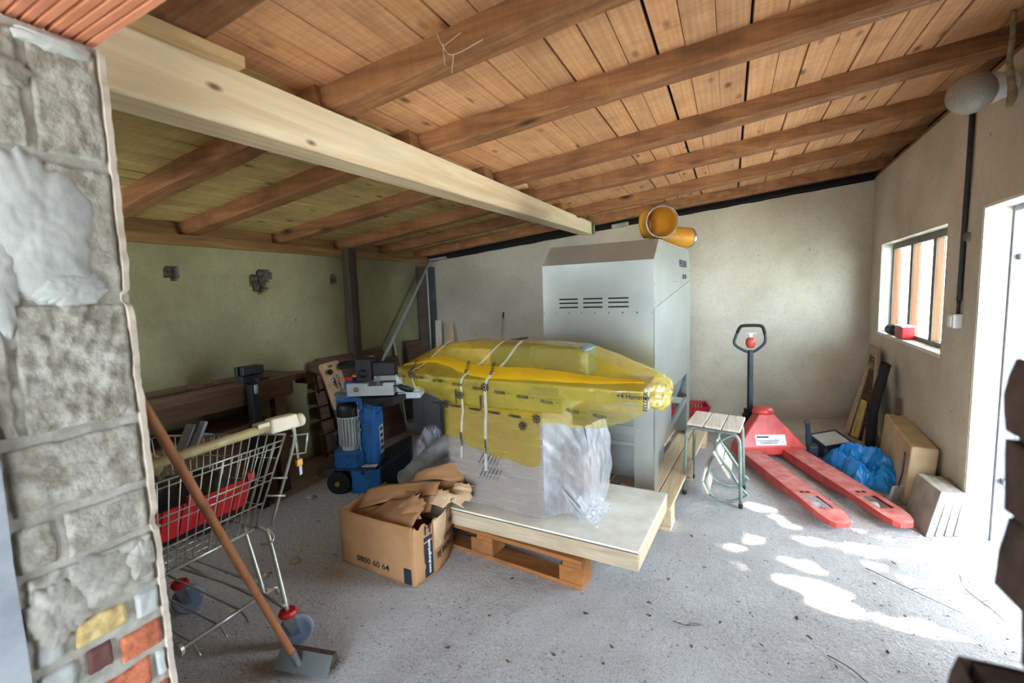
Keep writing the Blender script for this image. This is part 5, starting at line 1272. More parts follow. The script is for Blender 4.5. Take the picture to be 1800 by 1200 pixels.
# column
sbox(MB(), .055, .165, .08, .26, .191, .70).build('column', 'bluepaint', bl, bevel=.005)
sbox(MB(), .10, .178, .09, .23, .191, .56).build('column_housing', 'bluepaint', bl, bevel=.004)
sbox(MB(), .06, .125, .072, .0805, .40, .50).build('door_plate', 'bluepaint', bl, bevel=.002)
sbox(MB(), .075, .115, .072, .0805, .21, .30).build('door_plate', 'bluepaint', bl, bevel=.002)
def spanel(h0, h1, d0, d1, z0, z1, name, m): MB().hexa([sq(h0, d0, z0), sq(h1, d0, z0), sq(h1, d1, z0), sq(h0, d1, z0), sq(h0, d0, z1), sq(h1, d0, z1), sq(h1, d1, z1), sq(h0, d1, z1)]).build(name, m, bl)
spanel(.1785, .180, .115, .205, .25, .46, 'instruction_label', 'label_white')
for k in range(4): spanel(.180, .1805, .130, .190, .275 + k * .048, .303 + k * .048, 'label_pictogram', 'ink')
b = MB(); b.tube([sq(.055, .055, .23), sq(.05, .055, .45), sq(.055, .055, .70)], .006, 8)
for z in (.28, .46, .52, .60, .66): b.lathe([(.0, -.012), (.013, -.008), (.013, .008), (.0, .012)], sq(.053, .055, z), seg=10)
b.build('feed_rod', 'steel', bl)
# table, disc, gray arm
sbox(MB(), -.085, .09, .0, .22, .675, .712).build('table_bracket', 'bluepaint', bl, bevel=.008)
b = MB(); b.lathe([(.0, .713), (.115, .714), (.118, .722), (.112, .728), (.0, .729)], sq(-.01, .10, 0), seg=26); b.build('round_plate', 'galv_dark', bl)
sbox(MB(), .08, .105, -.0, .06, .62, .70).build('table_bracket', 'bluepaint', bl, bevel=.003)
sbox(MB(), -.015, .05, -.005, .10, .730, .82).build('arm_bracket', 'bluepaint', bl, bevel=.004)
b = MB()
xsA = [.02, .165, .275, .345]; zsA = [.728, .795, .815]
for i in range(3):
    for j in range(2):
        if i == 1 and j == 1: continue
        sbox(b, xsA[i], xsA[i + 1], -.05, -.015, zsA[j], zsA[j + 1])
sbox(b, .02, .345, -.014, .12, .735, .795)
b.build('grey_arm', 'greypaint', bl)
b = MB(); b.lathe([(.017, 0), (.017, .006), (.013, .008)], sq(.085, -.05, .775), -sd, 18); b.build('lock_bolt', 'steel', bl)
b = MB(); b.lathe([(.012, 0), (.012, .035), (.006, .036), (.006, .05)], sq(.02, -.03, .765), -sh, 12); b.build('end_stop', 'steel', bl)
sbox(MB(), .35, .52, .0, .16, .735, .862).build('grey_block', 'greypaint', bl, bevel=.006)
sbox(MB(), .36, .52, -.01, .15, .690, .7345).build('grey_ledge', 'greypaint', bl, bevel=.006)
sbox(MB(), .5205, .535, .02, .14, .75, .83).build('blue_end', 'bluepaint', bl)
b = MB(); b.lathe([(.006, 0), (.010, .005), (.022, .03), (.026, .07), (.020, .105), (.010, .118), (.0, .12)], sq(.375, -.06, .795), sh * .93 + V((0, 0, -.28)), 14, caps=False); b.tube([sq(.345, -.035, .79), sq(.38, -.06, .795)], .006, 8); b.build('arm_handle', 'black', bl, smooth=True)
sbox(MB(), .065, .175, .02, .17, .817, .975).build('motor_head', 'black', bl, bevel=.006)
b = MB(); b.lathe([(.032, 0), (.03, .01), (.02, .022), (.0, .03)], sq(.115, .02, .875), -sd, 16, caps=False); b.build('round_knob', 'black', bl, smooth=True)
sbox(MB(), .176, .335, .04, .15, .855, .945).build('belt_guard', 'black', bl, bevel=.004)
sbox(MB(), .19, .345, .03, .16, .818, .853).build('slide_rail', 'galv_dark', bl)
b = MB(); b.tube([sq(.215, .02, .79), sq(.215, .02, .855)], .004, 6); b.tube([sq(.225, .02, .79), sq(.225, .02, .855)], .004, 6); b.build('guide_pins', 'steel', bl)
b = MB(); ctr = sq(.0, .06, .938); b.tube([ctr + sh * math.cos(k / 24 * 6.2832) * .065 + sd * math.sin(k / 24 * 6.2832) * .065 + V((0, 0, .012 * math.sin(k / 24 * 6.2832))) for k in range(24)], .010, 8, closed=True); b.tube([ctr - sh * .06, ctr + sh * .07], .007, 8); b.build('handwheel', 'rubber', bl, smooth=True)
sbox(MB(), -.03, .03, .05, .12, .82, .845).build('red_part', 'redplastic', bl, bevel=.003); sbox(MB(), .03, .064, .05, .10, .846, .862).build('yellow_part', 'brass', bl)
b = MB(); pl = [(.09, .02, .705), (.20, -.04, .70), (.34, -.06, .712), (.43, .0, .725), (.40, .10, .715), (.36, .16, .705), (.16, .14, .705)]
b.prism([sq(*p) for p in pl], (0, 0, .006)); b.prism([sq(h, d - .004, z - .035 - .012 * ((i * 7) % 3)) for i, (h, d, z) in enumerate(pl[:4])] + [sq(h, d - .004, z) for (h, d, z) in pl[:4]][::-1], sd * .004); b.build('rubber_flap', 'rubber', bl)

# ================================================================== LEFT BACK OBJECTS
t = thing('grey_cabinet', 'plain grey metal cabinet with one seam behind the blue machine', 'cabinet', (-2.74, 3.85, 0))
MB().box(-2.90, -2.775, 3.73, 4.0, .002, .56).build('cabinet_body', 'greycab', t, bevel=.004); MB().box(-2.772, -2.58, 3.735, 4.0, .002, .56).build('cabinet_body', 'greycab', t, bevel=.004)
t = thing('timber_post', 'dark timber post standing against the left wall under the joists', 'post', (XA + .045, 3.41, 0))
MB().grid(lambda u, v: V((XA + .004, 3.362, 0)) + V(([0, .085, .09, .085, 0][int(u * 4 + .5)], [0, 0, .05, .098, .098][int(u * 4 + .5)], v * 1.93)) + V((.004 * nz((u * 3, v * 9, 0), 2), .006 * nz((u * 3, v * 6, 5), 2), 0)), 4, 30).build('post_body', 'darkpost', t)
t = thing('corner_panel', 'tall dark grey-green board standing in the back left corner', 'board', (-3.30, 4.71, 0))
b = MB(); b.prism([(-3.342, yb(-3.342) - .02, .003), (-3.245, yb(-3.245) - .02, .003), (-3.25, yb(-3.25) - .02, 1.755), (-3.342, yb(-3.342) - .02, 1.77)], (-.003, .012, 0)); b.build('board', 'greyboard', t)
b = MB(); b.prism([(XA + .010, 4.52, .003), (XA + .010, 4.712, .003), (XA + .010, 4.712, 1.765), (XA + .010, 4.50, 1.762)], (.012, 0, 0)); b.build('side_shadow', 'panelwood', t)  # dark sheet stands in for the shadow on the left wall here
b = MB(); b.tube([(-3.318, 4.690, .003), (-3.322, 4.690, 1.755)], .009, 8); tag(b.build('white_rod', 'white', loc=(-3.32, 4.69, 0), smooth=True), 'thin white rod standing upright in front of the grey corner board', 'rod')
b = MB(); b.tube([(-3.275, 3.02, .012), (-3.262, 3.90, .93), (-3.255, 4.665, 1.822)], .017, 10); tag(b.build('metal_pipe', 'greypaint', loc=(-3.25, 3.06, 0), smooth=True), 'long grey metal pipe leaning diagonally into the back left corner', 'pipe')
b = MB(); b.beam((-3.33, yb(-3.33) + .02, 1.84), (-3.1, yb(-3.1) + .02, 1.862), .08, .03); b.build('packing_stone', 'slate', ceiling)
# leaning wood panels
t = thing('laminated_panel', 'large brownish laminated wood panel leaning on the left wall behind the dollies', 'panel', (-3.15, 3.4, 0))
def lp(y, v, d=0): return V((-3.06 - .235 * v + d, y + .02 * (1 - v), .004 + .884 * v))
for k in range(8):
    v0, v1 = k / 8, (k + 1) / 8 - .004
    yl = 2.955; yr = 3.79 if k > 6 else (3.98 if k == 6 else 3.80)
    b = MB(); b.hexa([lp(yl, v0), lp(yr, v0), lp(yr, v0, -.022), lp(yl, v0, -.022), lp(yl, v1), lp(yr, v1), lp(yr, v1, -.022), lp(yl, v1, -.022)]); b.build('panel_board', 'panelwood', t)
for y, v in ((3.52, .93), (3.72, .94), (3.02, .28), (2.985, .55)):
    b = MB(); b.lathe([(.006, 0), (.004, .003)], lp(y, v, .0005), (1, 0, .2), 8); b.build('screw_head', 'steel', t)
t = thing('dark_pallet', 'dark old pallet on edge behind the laminated panel on the left wall', 'pallet', (-3.27, 3.2, 0))
def dp_(y, v, d=0): return V((-3.14 - .14 * v + d, y, .004 + .862 * v))
for (v0, v1) in ((0, .12), (.28, .40), (.56, .70), (.88, 1.0)):
    b = MB(); b.hexa([dp_(2.84, v0), dp_(3.75, v0), dp_(3.75, v0, -.015), dp_(2.84, v0, -.015), dp_(2.84, v1), dp_(3.75, v1), dp_(3.75, v1, -.015), dp_(2.84, v1, -.015)]); b.build('slat', 'darkwood', t)
for (v0, v1) in ((.02, .26), (.42, .54), (.72, .86)):
    b = MB(); b.hexa([dp_(2.85, v0, -.002), dp_(2.95, v0, -.002), dp_(2.95, v0, -.05), dp_(2.85, v0, -.05), dp_(2.85, v1, -.002), dp_(2.95, v1, -.002), dp_(2.95, v1, -.05), dp_(2.85, v1, -.05)]); b.build('block', 'darkwood', t)
def dolly(label, yc_, zc_, rot, txt):
    t = thing('wooden_dolly', label, 'dolly', (-3.19, yc_, zc_ - .21), 'wooden dollies leaning on the panel')
    c = V((0, yc_, zc_)); r_ = math.radians(rot)
    nrm = V((.966, 0, .257)); up = V((-.257, 0, .966)); rt = V((0, 1, 0))
    ru = rt * math.cos(r_) + up * math.sin(r_); uu = -rt * math.sin(r_) + up * math.cos(r_)
    v_ = (zc_ - .004) / .884; c = V((-3.06 - .235 * v_, yc_, zc_)) + nrm * .012
    def q(a, b_, d=0): return c + ru * a + uu * b_ + nrm * d
    W_, H_, cr = .112, .212, .025
    out = []
    for (sx_, sy_, a0) in ((1, 1, 0), (-1, 1, 90), (-1, -1, 180), (1, -1, 270)):
        for k in range(4):
            a = math.radians(a0 + k * 30); out.append((sx_ * (W_ - cr) + cr * math.cos(a), sy_ * (H_ - cr) + cr * math.sin(a)))
    b = MB(); b.prism([q(x_, y_, -.008) for x_, y_ in out], nrm * .016); b.build('deck', 'maple', t)
    slot = [(.032 * math.cos(a) + (.018 if math.cos(a) > 0 else -.018) * 0, .011 * math.sin(a)) for a in [k / 16 * 6.2832 for k in range(16)]]
    b = MB(); b.prism([q(x_, y_ + .175, .0085) for x_, y_ in slot], nrm * .001); b.build('hand_slot', 'darkwood', t)
    for a, b_ in ((-.062, .125), (.075, .14), (-.055, -.175), (.07, -.165)):
        cs = MB(); cs.obox(q(a, b_, .014), ru, uu, nrm, .016, .016, .005); cs = cs.build('caster_plate', 'brass', t)
        MB().lathe([(.006, -.011), (.023, -.012), (.025, 0), (.023, .012), (.006, .011)], q(a + .012, b_, .040), (ru + uu * .3), 16).build('caster_wheel', 'rubber', cs)
    if txt:
        lettering('STAMWOX', .042, q(.028, .085, .009), -uu, ru, 'inkblack', t, sx=1.05)
        b = MB(); b.prism([q(.010, .065, .0088), q(.012, -.03, .0088), q(-.02, .025, .0088), q(-.035, .06, .0088)], nrm * .0008); b.build('logo_roof', 'bluedark', t)
        b = MB(); b.prism([q(.012, -.038, .0088), q(.012, -.05, .0088), q(-.035, .01, .0088), q(-.03, .022, .0088)], nrm * .0008); b.build('logo_stripe', 'leafgreen', t)
        b = MB(); b.obox(q(-.018, .048, .0097), ru, uu, nrm, .008, .008, .0004); b.build('logo_window', 'white', t)
dolly('pale wooden dolly with black casters and a printed logo leaning on the panel', 3.045, .635, 4, True)
dolly('pale wooden dolly half hidden behind the black machine head', 3.52, .62, 4, False)
# small leaning pieces
b = MB(); b.beam((-2.83, 3.42, .02), (-2.96, 3.62, .965), .035, .012); 
b = MB(); b.beam((-3.28, 4.08, .004), (-3.335, 4.02, .95), .05, .014); tag(b.build('white_strip', 'white', loc=(-3.3, 4.05, 0)), 'white strip of board leaning on the left wall left of the yellow wrap', 'strip')
b = MB(); b.beam((-3.16, 4.60, .004), (-3.22, 4.735, 1.11), .075, .022); tag(b.build('leaning_plank', 'slat', loc=(-3.2, 4.6, 0)), 'pale plank end leaning in the corner beside the grey board', 'plank', 'offcuts leaning on the back wall')
b = MB(); b.beam((-2.96, 4.58, .004), (-3.07, 4.765, 1.075), .075, .03); tag(b.build('leaning_plank', 'maple', loc=(-3.0, 4.6, 0)), 'second, browner plank end leaning on the back wall, right of the pale one', 'plank', 'offcuts leaning on the back wall')
for k, (xa_, xb_, z) in enumerate(((-2.15, -2.35, .895), (-3.0, -2.5, .80))):
    b = MB(); b.prism([(xa_, yb(xa_) - .05 - .02 * k, .004), (xb_, yb(xb_) - .05 - .02 * k, .004), (xb_, yb(xb_) - .02 - .02 * k, z - .03), (xa_, yb(xa_) - .02 - .02 * k, z)], (-.004, .015, 0)); tag(b.build('dark_board', 'darkwood', loc=(xa_, yb(xa_) - .1, 0)), ['dark brown board leaning on the back wall behind the yellow wrap', 'shorter dark board in front of another at the back wall'][k], 'board')
b = MB(); b.beam((-3.13, 4.30, .004), (-3.325, 4.34, .91), .30, .018, up=(1, 0, .2)); tag(b.build('dark_board', 'darkwood', loc=(-3.2, 4.3, 0)), 'dark board leaning on the left wall near the corner, behind the pipe', 'board')
t = thing('thin_rod', 'thin silver rod with a black tip leaning on the back wall', 'rod', (-2.47, 4.86, 0))
b = MB(); b.tube([(-2.52, 4.80, .003), (-2.43, 4.912, 1.12)], .006, 8); b.build('rod_body', 'chrome', t, smooth=True); b = MB(); b.tube([(-2.43, 4.912, 1.12), (-2.424, 4.919, 1.19)], .010, 8); b.build('grip', 'rubber', t)
# workbench
wbn = thing('workbench', 'long dark wooden workbench along the left wall', 'workbench', (-3.15, 1.6, 0))
for k in range(4):
    x_ = -3.33 + k * .105; b = MB()
    b.grid(lambda u, v: V((x_, .62, .86)) + V(([0, 0, .101, .101, 0][int(u * 4 + .5)], v * 1.86, [-.042, 0, 0, -.042, -.042][int(u * 4 + .5)] + .004 * nz((u, v * 6, k), 2))), 4, 16); b.build('top_plank', 'darkwood', wbn)
MB().box(-2.955, -2.93, .65, 2.35, .72, .815).build('apron', 'darkwood', wbn)
MB().box(-3.33, -2.96, 2.36, 2.39, .72, .815).build('apron', 'darkwood', wbn)
for x_, y_ in ((-3.30, .7), (-2.99, .7), (-3.30, 2.27), (-2.99, 2.27)): MB().box(x_ - .03, x_ + .03, y_ - .035, y_ + .035, .002, .815).build('leg', 'darkwood', wbn)
b = MB(); b.hexa([(-3.05, 2.49, .77), (-2.93, 2.49, .77), (-2.93, 2.56, .77), (-3.05, 2.56, .77), (-3.06, 2.49, .87), (-2.92, 2.49, .87), (-2.92, 2.56, .85), (-3.06, 2.56, .85)]); b.build('end_vise_jaw', 'darkwood', wbn)
b = MB(); b.tube([(-2.99, 2.56, .81), (-2.99, 2.64, .81)], .016, 8); b.tube([(-2.985, 2.62, .83), (-2.96, 2.63, .66)], .010, 8); b.build('end_vise_screw', 'darkpost', wbn)
t = thing('bench_vise', 'black leg vise on a tall post at the front of the workbench', 'vise', (-2.86, 2.0, 0))
b = MB(); b.box(-2.905, -2.85, 1.985, 2.045, .002, .88); b.build('post', 'black', t, bevel=.004)
b = MB(); b.box(-2.925, -2.84, 1.925, 2.075, .875, .925); b.box(-2.925, -2.885, 1.925, 2.085, .93, .985); b.box(-2.875, -2.835, 1.93, 2.08, .93, .985); b.build('jaws', 'black', t, bevel=.006)
b = MB(); b.tube([(-2.84, 2.0, .90), (-2.76, 1.97, .90)], .014, 8); b.tube([(-2.78, 1.88, .905), (-2.77, 2.06, .90)], .008, 8); b.build('screw_handle', 'black', t)
b = MB(); b.tube([(-2.846, 2.015, .80), (-2.846, 2.015, .86)], .014, 8); b.build('collar', 'steel', t)
t = thing('wooden_chest', 'dark reddish wooden chest under the workbench', 'chest', (-3.1, 1.6, 0))
MB().box(-3.29, -2.92, 1.0, 2.17, .002, .555).build('chest_body', 'darkwood', t, bevel=.004); MB().box(-3.30, -2.90, .985, 2.185, .557, .585).build('lid', 'darkwood', t, bevel=.004)
R2 = random.Random(3)
for k in range(6):
    y_ = .85 + k * .22 + R2.uniform(-.05, .05); L_ = R2.uniform(.12, .3)
    b = MB(); b.beam((-3.25 + R2.uniform(0, .2), y_, .874), (-3.2 + R2.uniform(0, .2), y_ + L_, .876), R2.uniform(.02, .05), .024); o = b.build('wood_offcut', 'darkwood', loc=(-3.2, y_, .86)); tag(o, ['dark wooden offcut lying on the bench top at its pillar end', 'second dark offcut on the bench top from the pillar', 'third dark offcut on the bench top, left of the middle', 'fourth dark offcut on the bench top, right of the middle', 'dark offcut on the bench top left of the vise', 'dark offcut on the bench top beside the black vise'][k], 'offcut', 'offcuts on the workbench')
# cloth heap at the panel's foot, clear plastic and insulation rolls
def heap(name, label, cat, c, rx, ry, h, m, seed, amp=.5, rot=0, nu=60, nv=24, fq=7):
    b = MB(); c = V(c); ca, sa = math.cos(rot), math.sin(rot)
    def fn(u, v):
        a = u * 2 * math.pi; k = 1 + .2 * nz((math.cos(a), math.sin(a), seed), 1.7)
        lx, ly = math.cos(a) * rx * v * k, math.sin(a) * ry * v * k
        p = V((lx * ca - ly * sa, lx * sa + ly * ca, 0)); z = h * (1 - v ** 2.2) * (1 - amp + amp * 1.6 * (1 - abs(fr((p.x, p.y, seed), fq, seed, 3)) * 2))
        return c + p + V((0, 0, max(.003, z)))
    b.grid(fn, nu, nv); return tag(b.build(name, m, loc=c, smooth=True), label, cat)
heap('dusty_cloth', 'dusty dark cloth crumpled on the floor at the foot of the leaning panel', 'cloth', (-2.92, 2.86, 0), .22, .30, .14, 'insul', 4, .35)
heap('plastic_sheet', 'crumpled clear plastic sheeting on the floor between blue machine and wrapped machine', 'plastic', (-2.02, 2.78, 0), .20, .22, .34, 'film_white', 6, .6, .2, fq=9)
for k, (a, c, r_) in enumerate((((-2.06, 2.52, .10), (-1.70, 2.72, .42), .085), ((-1.90, 2.46, .10), (-1.62, 2.60, .30), .080), ((-1.78, 2.76, .12), (-1.66, 2.90, .47), .075))):
    p = smooth_path([a, (V(a) + V(c)) / 2 + V((.01, 0, .015)), c], 8); b = MB(); b.tube(p, [r_ * (1 + .18 * nz((i * .4, k, 0), 2)) for i in range(len(p))], 14)
    for i, q in enumerate(b.v): b.v[i] = tuple(V(q) + V((nz(q, 14), nz(q, 14, 3), nz(q, 14, 6))) * .014)
    tag(b.build('insulation_roll', 'insul', loc=a, smooth=True), ['grey insulation roll slanting up in front, left of the wrapped machine', 'lower grey insulation roll beside the flattened cardboard', 'grey insulation roll standing behind the others at the yellow film'][k], 'roll', 'grey insulation rolls')

# ================================================================== SHOPPING CART
sc_ = thing('shopping_cart', 'chrome wire shopping cart with beige handle and coin lock behind the pillar', 'shopping cart', (-1.95, 1.0, 0))
YC = 1.0
def rear(v): return V((-1.77 + .155 * v, 0, .47 + .40 * v))        # v 0 bottom, 1 rim
def bask(w, v, f):   # w -1..1 across, v 0..1 height, f 0 rear..1 front
    r_ = rear(v); x_ = r_.x + ((-2.26 - .12 * v) - r_.x) * f; z = r_.z + ((.50 + .30 * v) - r_.z) * f
    hw = (.195 + .055 * v) * (1 - .22 * f); return V((x_, YC + w * hw, z))
def wires(name, lst, r=.0024, rr=None):
    b = MB()
    for i, p in enumerate(lst): b.tube(p, rr[i] if rr else r, 6)
    return b.build(name, 'chrome', sc_, smooth=True)
L_ = []; RR = []
for k in range(15): L_.append([bask(-1 + 2 * k / 14, 0, 0), bask(-1 + 2 * k / 14, .93 if k not in (0, 14) else 1.0, 0)]); RR.append(.0022 if k % 7 else .004)
for v in (0, .28, .52, .60, .88, .94): L_.append([bask(-1, v, 0), bask(1, v, 0)]); RR.append(.0034 if v in (0, .94) else .0026)
wires('rear_gate', L_, rr=RR)
for s in (-1, 1):
    L_ = [[bask(s, 0, k / 16), bask(s, 1, k / 16)] for k in range(1, 17)] + [[bask(s, v, 0), bask(s, v, 1)] for v in (.0, .25, .5, .75)]
    wires('side_panel', L_)
    wires('rim_rail', [[bask(s, 1, 0), bask(s, 1, 1)]], r=.005)
wires('front_panel', [[bask(-1 + 2 * k / 10, 0, 1), bask(-1 + 2 * k / 10, 1, 1)] for k in range(11)] + [[bask(-1, v, 1), bask(1, v, 1)] for v in (0, .33, .66, 1)])
wires('basket_floor', [[bask(-1 + 2 * k / 10, 0, 0), bask(-1 + 2 * k / 10, 0, 1)] for k in range(11)] + [[bask(-1, 0, f / 12), bask(1, 0, f / 12)] for f in range(13)])
wires('frame_tube', [[bask(-1.06, 0, 0), bask(1.06, 0, 0)], [bask(-1.04, 0, 0), bask(-1.04, 0, 1)], [bask(1.04, 0, 0), bask(1.04, 0, 1)]], r=.006)
# uprights beside the gate and hanging loop
for s in (-1, 1):
    y = YC + s * .262
    wires('upright', [smooth_path([(-1.585, YC + s * .245, .915), (-1.575, y, .87), (-1.62, y, .75), (-1.735, y - s * .02, .47)])], r=.006)
    wires('child_rest', [[(-1.60, y - .0, .86), (-1.56, y + s * .05, .86), (-1.575, y + s * .045, .78), (-1.615, y, .78)], [(-1.64, y, .68), (-1.65, y - s * .06, .70)], [(-1.66, y, .60), (-1.69, y - s * .06, .62)]], r=.004)
b = MB(); b.tube([(-1.56, .73, .928), (-1.56, 1.165, .935)], .0165, 14); b.build('handle_bar', 'creambar', sc_, smooth=True)
b = MB(); b.hexa([(-1.585, 1.135, .910), (-1.535, 1.135, .910), (-1.535, 1.265, .905), (-1.585, 1.265, .905), (-1.582, 1.14, .965), (-1.54, 1.14, .965), (-1.54, 1.255, .960), (-1.582, 1.255, .960)]); b.build('coin_lock', 'cream', sc_, bevel=.007)
b = MB(); b.lathe([(.02, 0), (.026, .004), (.026, .02), (.018, .024)], (-1.555, 1.262, .928), (0, 1, 0), 16); b.build('lock_knob', 'cream', sc_)
b = MB(); b.hexa([(-1.58, 1.09, .943), (-1.545, 1.09, .943), (-1.545, 1.135, .943), (-1.58, 1.135, .943), (-1.58, 1.09, .957), (-1.545, 1.09, .957), (-1.545, 1.135, .957), (-1.58, 1.135, .957)]); b.build('lock_clip', 'cream', sc_)
for k in range(11):
    p = V((-1.530, 1.228 + .0006 * k, .905 - k * .0115)); b = MB()
    u = V((1, 0, 0)) if k % 2 else V((0, 1, 0))
    b.tube([p + u * .0042 * math.cos(a) + V((0, 0, .0085 * math.sin(a))) for a in [j / 8 * 6.2832 for j in range(8)]], .0016, 5, closed=True); b.build('chain_link', 'chrome', sc_)
b = MB(); b.obox((-1.530, 1.236, .768), (0, 1, 0), (0, 0, 1), (1, 0, 0), .013, .013, .006); b.build('padlock', 'brass', sc_, bevel=.002)
b = MB(); b.obox((-1.530, 1.240, .735), (0, 1, .1), (0, 0, 1), (1, 0, 0), .006, .018, .0015); b.build('key', 'steel', sc_)
# red seat flap behind the gate
b = MB()
def flp(u, v): return V((-1.795 + .05 * v, .72 + .46 * u, .575 + .125 * v + .004 * (u > .5)))
for k in range(7):
    q = [flp(k / 7 + .006, 0), flp((k + 1) / 7 - .006, 0), flp((k + 1) / 7 - .006, 1 - .14 * (k % 3 == 1)), flp(k / 7 + .006, 1 - .14 * (k % 3 == 1))]
    b.prism(q, (.006, 0, -.002))
b.prism([flp(0, .05), flp(1, .05), flp(1, .95), flp(0, .95)], (-.004, 0, 0))
for k in (0, 3, 6): q = flp(k / 6 * .96 + .02, 1.08); b.box(q.x - .012, q.x + .012, q.y - .015, q.y + .015, q.z - .022, q.z + .008)
b.build('seat_flap', 'redplastic', sc_, label='red plastic child seat flap')
# lower rack
wires('lower_crossbar', [[(-1.80, .885, .15), (-1.797, 1.262, .153)], [(-1.797, 1.262, .153), (-1.80, 1.285, .148), (-1.80, 1.29, .115)]], r=.0085)
b = MB(); b.lathe([(.014, 0), (.023, .002), (.023, .014), (.014, .016)], (-1.80, .878, .15), (0, 1, 0), 14); b.build('bar_end_cap', 'chrome', sc_)
wires('rack_wire', [smooth_path([(-1.74, y - .01, .120), (-1.80, y, .143), (-1.86, y, .150), (-2.27, y - .02, .20)], 3) for y in (.93, 1.03, 1.12, 1.20)], r=.0042)
wires('rack_rail', [smooth_path([(-1.795, 1.245, .158), (-1.90, 1.235, .18), (-2.20, 1.18, .245), (-2.28, 1.14, .25), (-2.28, 1.05, .248)], 4), [(-1.80, 1.225, .15), (-2.25, 1.13, .225)], [(-1.80, .80, .15), (-2.25, .86, .225)], [(-2.27, .82, .22), (-2.27, 1.17, .22)]], r=.006)
for s in (-1, 1):
    yy = YC + (.185 if s > 0 else -.262)
    wires('rear_leg', [smooth_path([(-1.755, YC + s * .20, .475), (-1.735, YC + s * .21, .462), (-1.71, YC + s * .21, .43), (-1.615, yy, .20), (-1.608, yy, .155)], 4), smooth_path([(-1.86, YC + s * .20, .475), (-1.765, YC + s * .195, .22), (-1.765, YC + s * .195, .17)], 4)], r=.0085)
    for arm in [[(-1.605, yy, .158), (-1.80, yy + .03, .158)], [(-1.605, yy - .012, .185), (-1.75, yy + .0, .192)], smooth_path([(-1.735, YC + s * .215, .47), (-1.705, YC + s * .225, .435), (-1.70, YC + s * .205, .415), (-1.735, YC + s * .19, .41)], 3)]: wires('caster_arm', [arm], r=.0055)
    for (x_, y_) in ((-1.605, yy), (-2.235, YC + s * .13)):
        cs = MB(); cs.lathe([(.012, .138), (.034, .140), (.036, .150), (.030, .160), (.010, .162)], (x_, y_, 0), seg=16); cs = cs.build('caster', 'redplastic' if x_ > -2 else 'redplastic', sc_, label='caster with red cap')
        b = MB()
        for d in (-.018, .018):
            n1 = V((.75, -.66, 0)).normalized() * d; t1 = V((.66, .75, 0)).normalized(); c1 = V((x_, y_, 0)) + n1
            b.prism([c1 + t1 * .008 + V((0, 0, .058)), c1 + t1 * .042 + V((0, 0, .058)), c1 + t1 * .022 + V((0, 0, .138)), c1 - t1 * .022 + V((0, 0, .138))], n1.normalized() * .003)
        b.build('fork', 'steel', cs)
        b = MB(); b.lathe([(.02, -.012), (.056, -.013), (.060, -.012), (.0655, -.010), (.067, 0), (.0655, .010), (.060, .012), (.056, .013), (.02, .012)], (x_ + .018, y_ + .020, .0675), (.75, -.66, 0), 26); b.build('tyre', 'tyre', cs, smooth=True)
        b = MB(); b.lathe([(.004, -.0145), (.052, -.0142), (.052, .0142), (.004, .0145)], (x_ + .018, y_ + .020, .0675), (.75, -.66, 0), 22); b.build('wheel_disc', 'wheelgrey', cs)
# contents
def bagblob(name, label, c, rx, ry, rz, m, seed, cat='bag'):
    b = MB()
    def fn(u, v):
        a, p = u * 2 * math.pi, v * math.pi
        d = V((math.sin(p) * math.cos(a), math.sin(p) * math.sin(a), math.cos(p)))
        k = 1 + .22 * nz(d, 1.8, seed) + .10 * (1 - abs(nz(d, 4.5, seed)) * 2)
        q = V((d.x * rx, d.y * ry, d.z * rz)) * k; q.z = max(q.z, -rz * .82); return V(c) + q
    b.grid(fn, 40, 24); return tag(b.build(name, m, loc=c, smooth=True), label, cat)
bagblob('black_bag', 'shiny black plastic bag in the cart behind the red flap', (-1.96, 1.06, .60), .13, .15, .125, 'blackbag', 3)
bagblob('black_bag', 'second black plastic bag deeper in the cart, toward its front', (-2.15, .94, .62), .11, .12, .135, 'blackbag', 8)
b = MB(); b.obox((-2.06, 1.12, .83), (-.05, .32, .55), (.9, .3, 0), (-.3, .8, -.5), .075, .022, .008); b.obox((-2.02, 1.145, .835), (-.05, .32, .55), (.9, .3, 0), (-.3, .8, -.5), .08, .014, .008); b.tube(smooth_path([(-2.03, 1.18, .85), (-2.02, 1.215, .835), (-2.01, 1.20, .80), (-1.98, 1.21, .78)]), .005, 6)
tag(b.build('metal_bracket', 'greycab', loc=(-2.06, 1.1, .76), bevel=.002), 'dark grey metal bracket sticking up from the cart', 'bracket')
bagblob('cloth_bundle', 'beige cloth bundle in the far front of the cart', (-2.20, 1.03, .735), .08, .06, .05, 'card_torn', 5, 'cloth')

# ================================================================== BROOM
br = thing('broom', 'wooden handled broom leaning on the pillar in front of the cart', 'broom', (-1.47, 1.10, 0))
hb_, ht_ = V((-1.462, 1.100, .050)), V((-1.287, .592, 1.225))
b = MB(); b.tube(smooth_path([hb_ + (ht_ - hb_) * .03, hb_ * .5 + ht_ * .5, ht_], 8), .0125, 12); b.build('handle', 'handlewood', br, smooth=True)
b = MB(); d = (ht_ - hb_).normalized(); b.tube([hb_ - d * .03 + V((0, 0, .0)), hb_ + d * .07], [.013, .0155], 12); b.build('socket', 'steel', br)
e = V((.225, .046, 0)).normalized(); g = V((-.046, .225, 0)).normalized()
hc = V((-1.443, 1.093, 0))
b = MB(); b.add([hc - e * .118 - g * .004 + V((0, 0, .012)), hc + e * .118 - g * .004 + V((0, 0, .012)), hc + e * .112 + g * .045 + V((0, 0, .066)), hc - e * .112 + g * .045 + V((0, 0, .066))], [(0, 1, 2, 3)]); b.build('metal_plate', 'galv_dark', br, solid=.004)
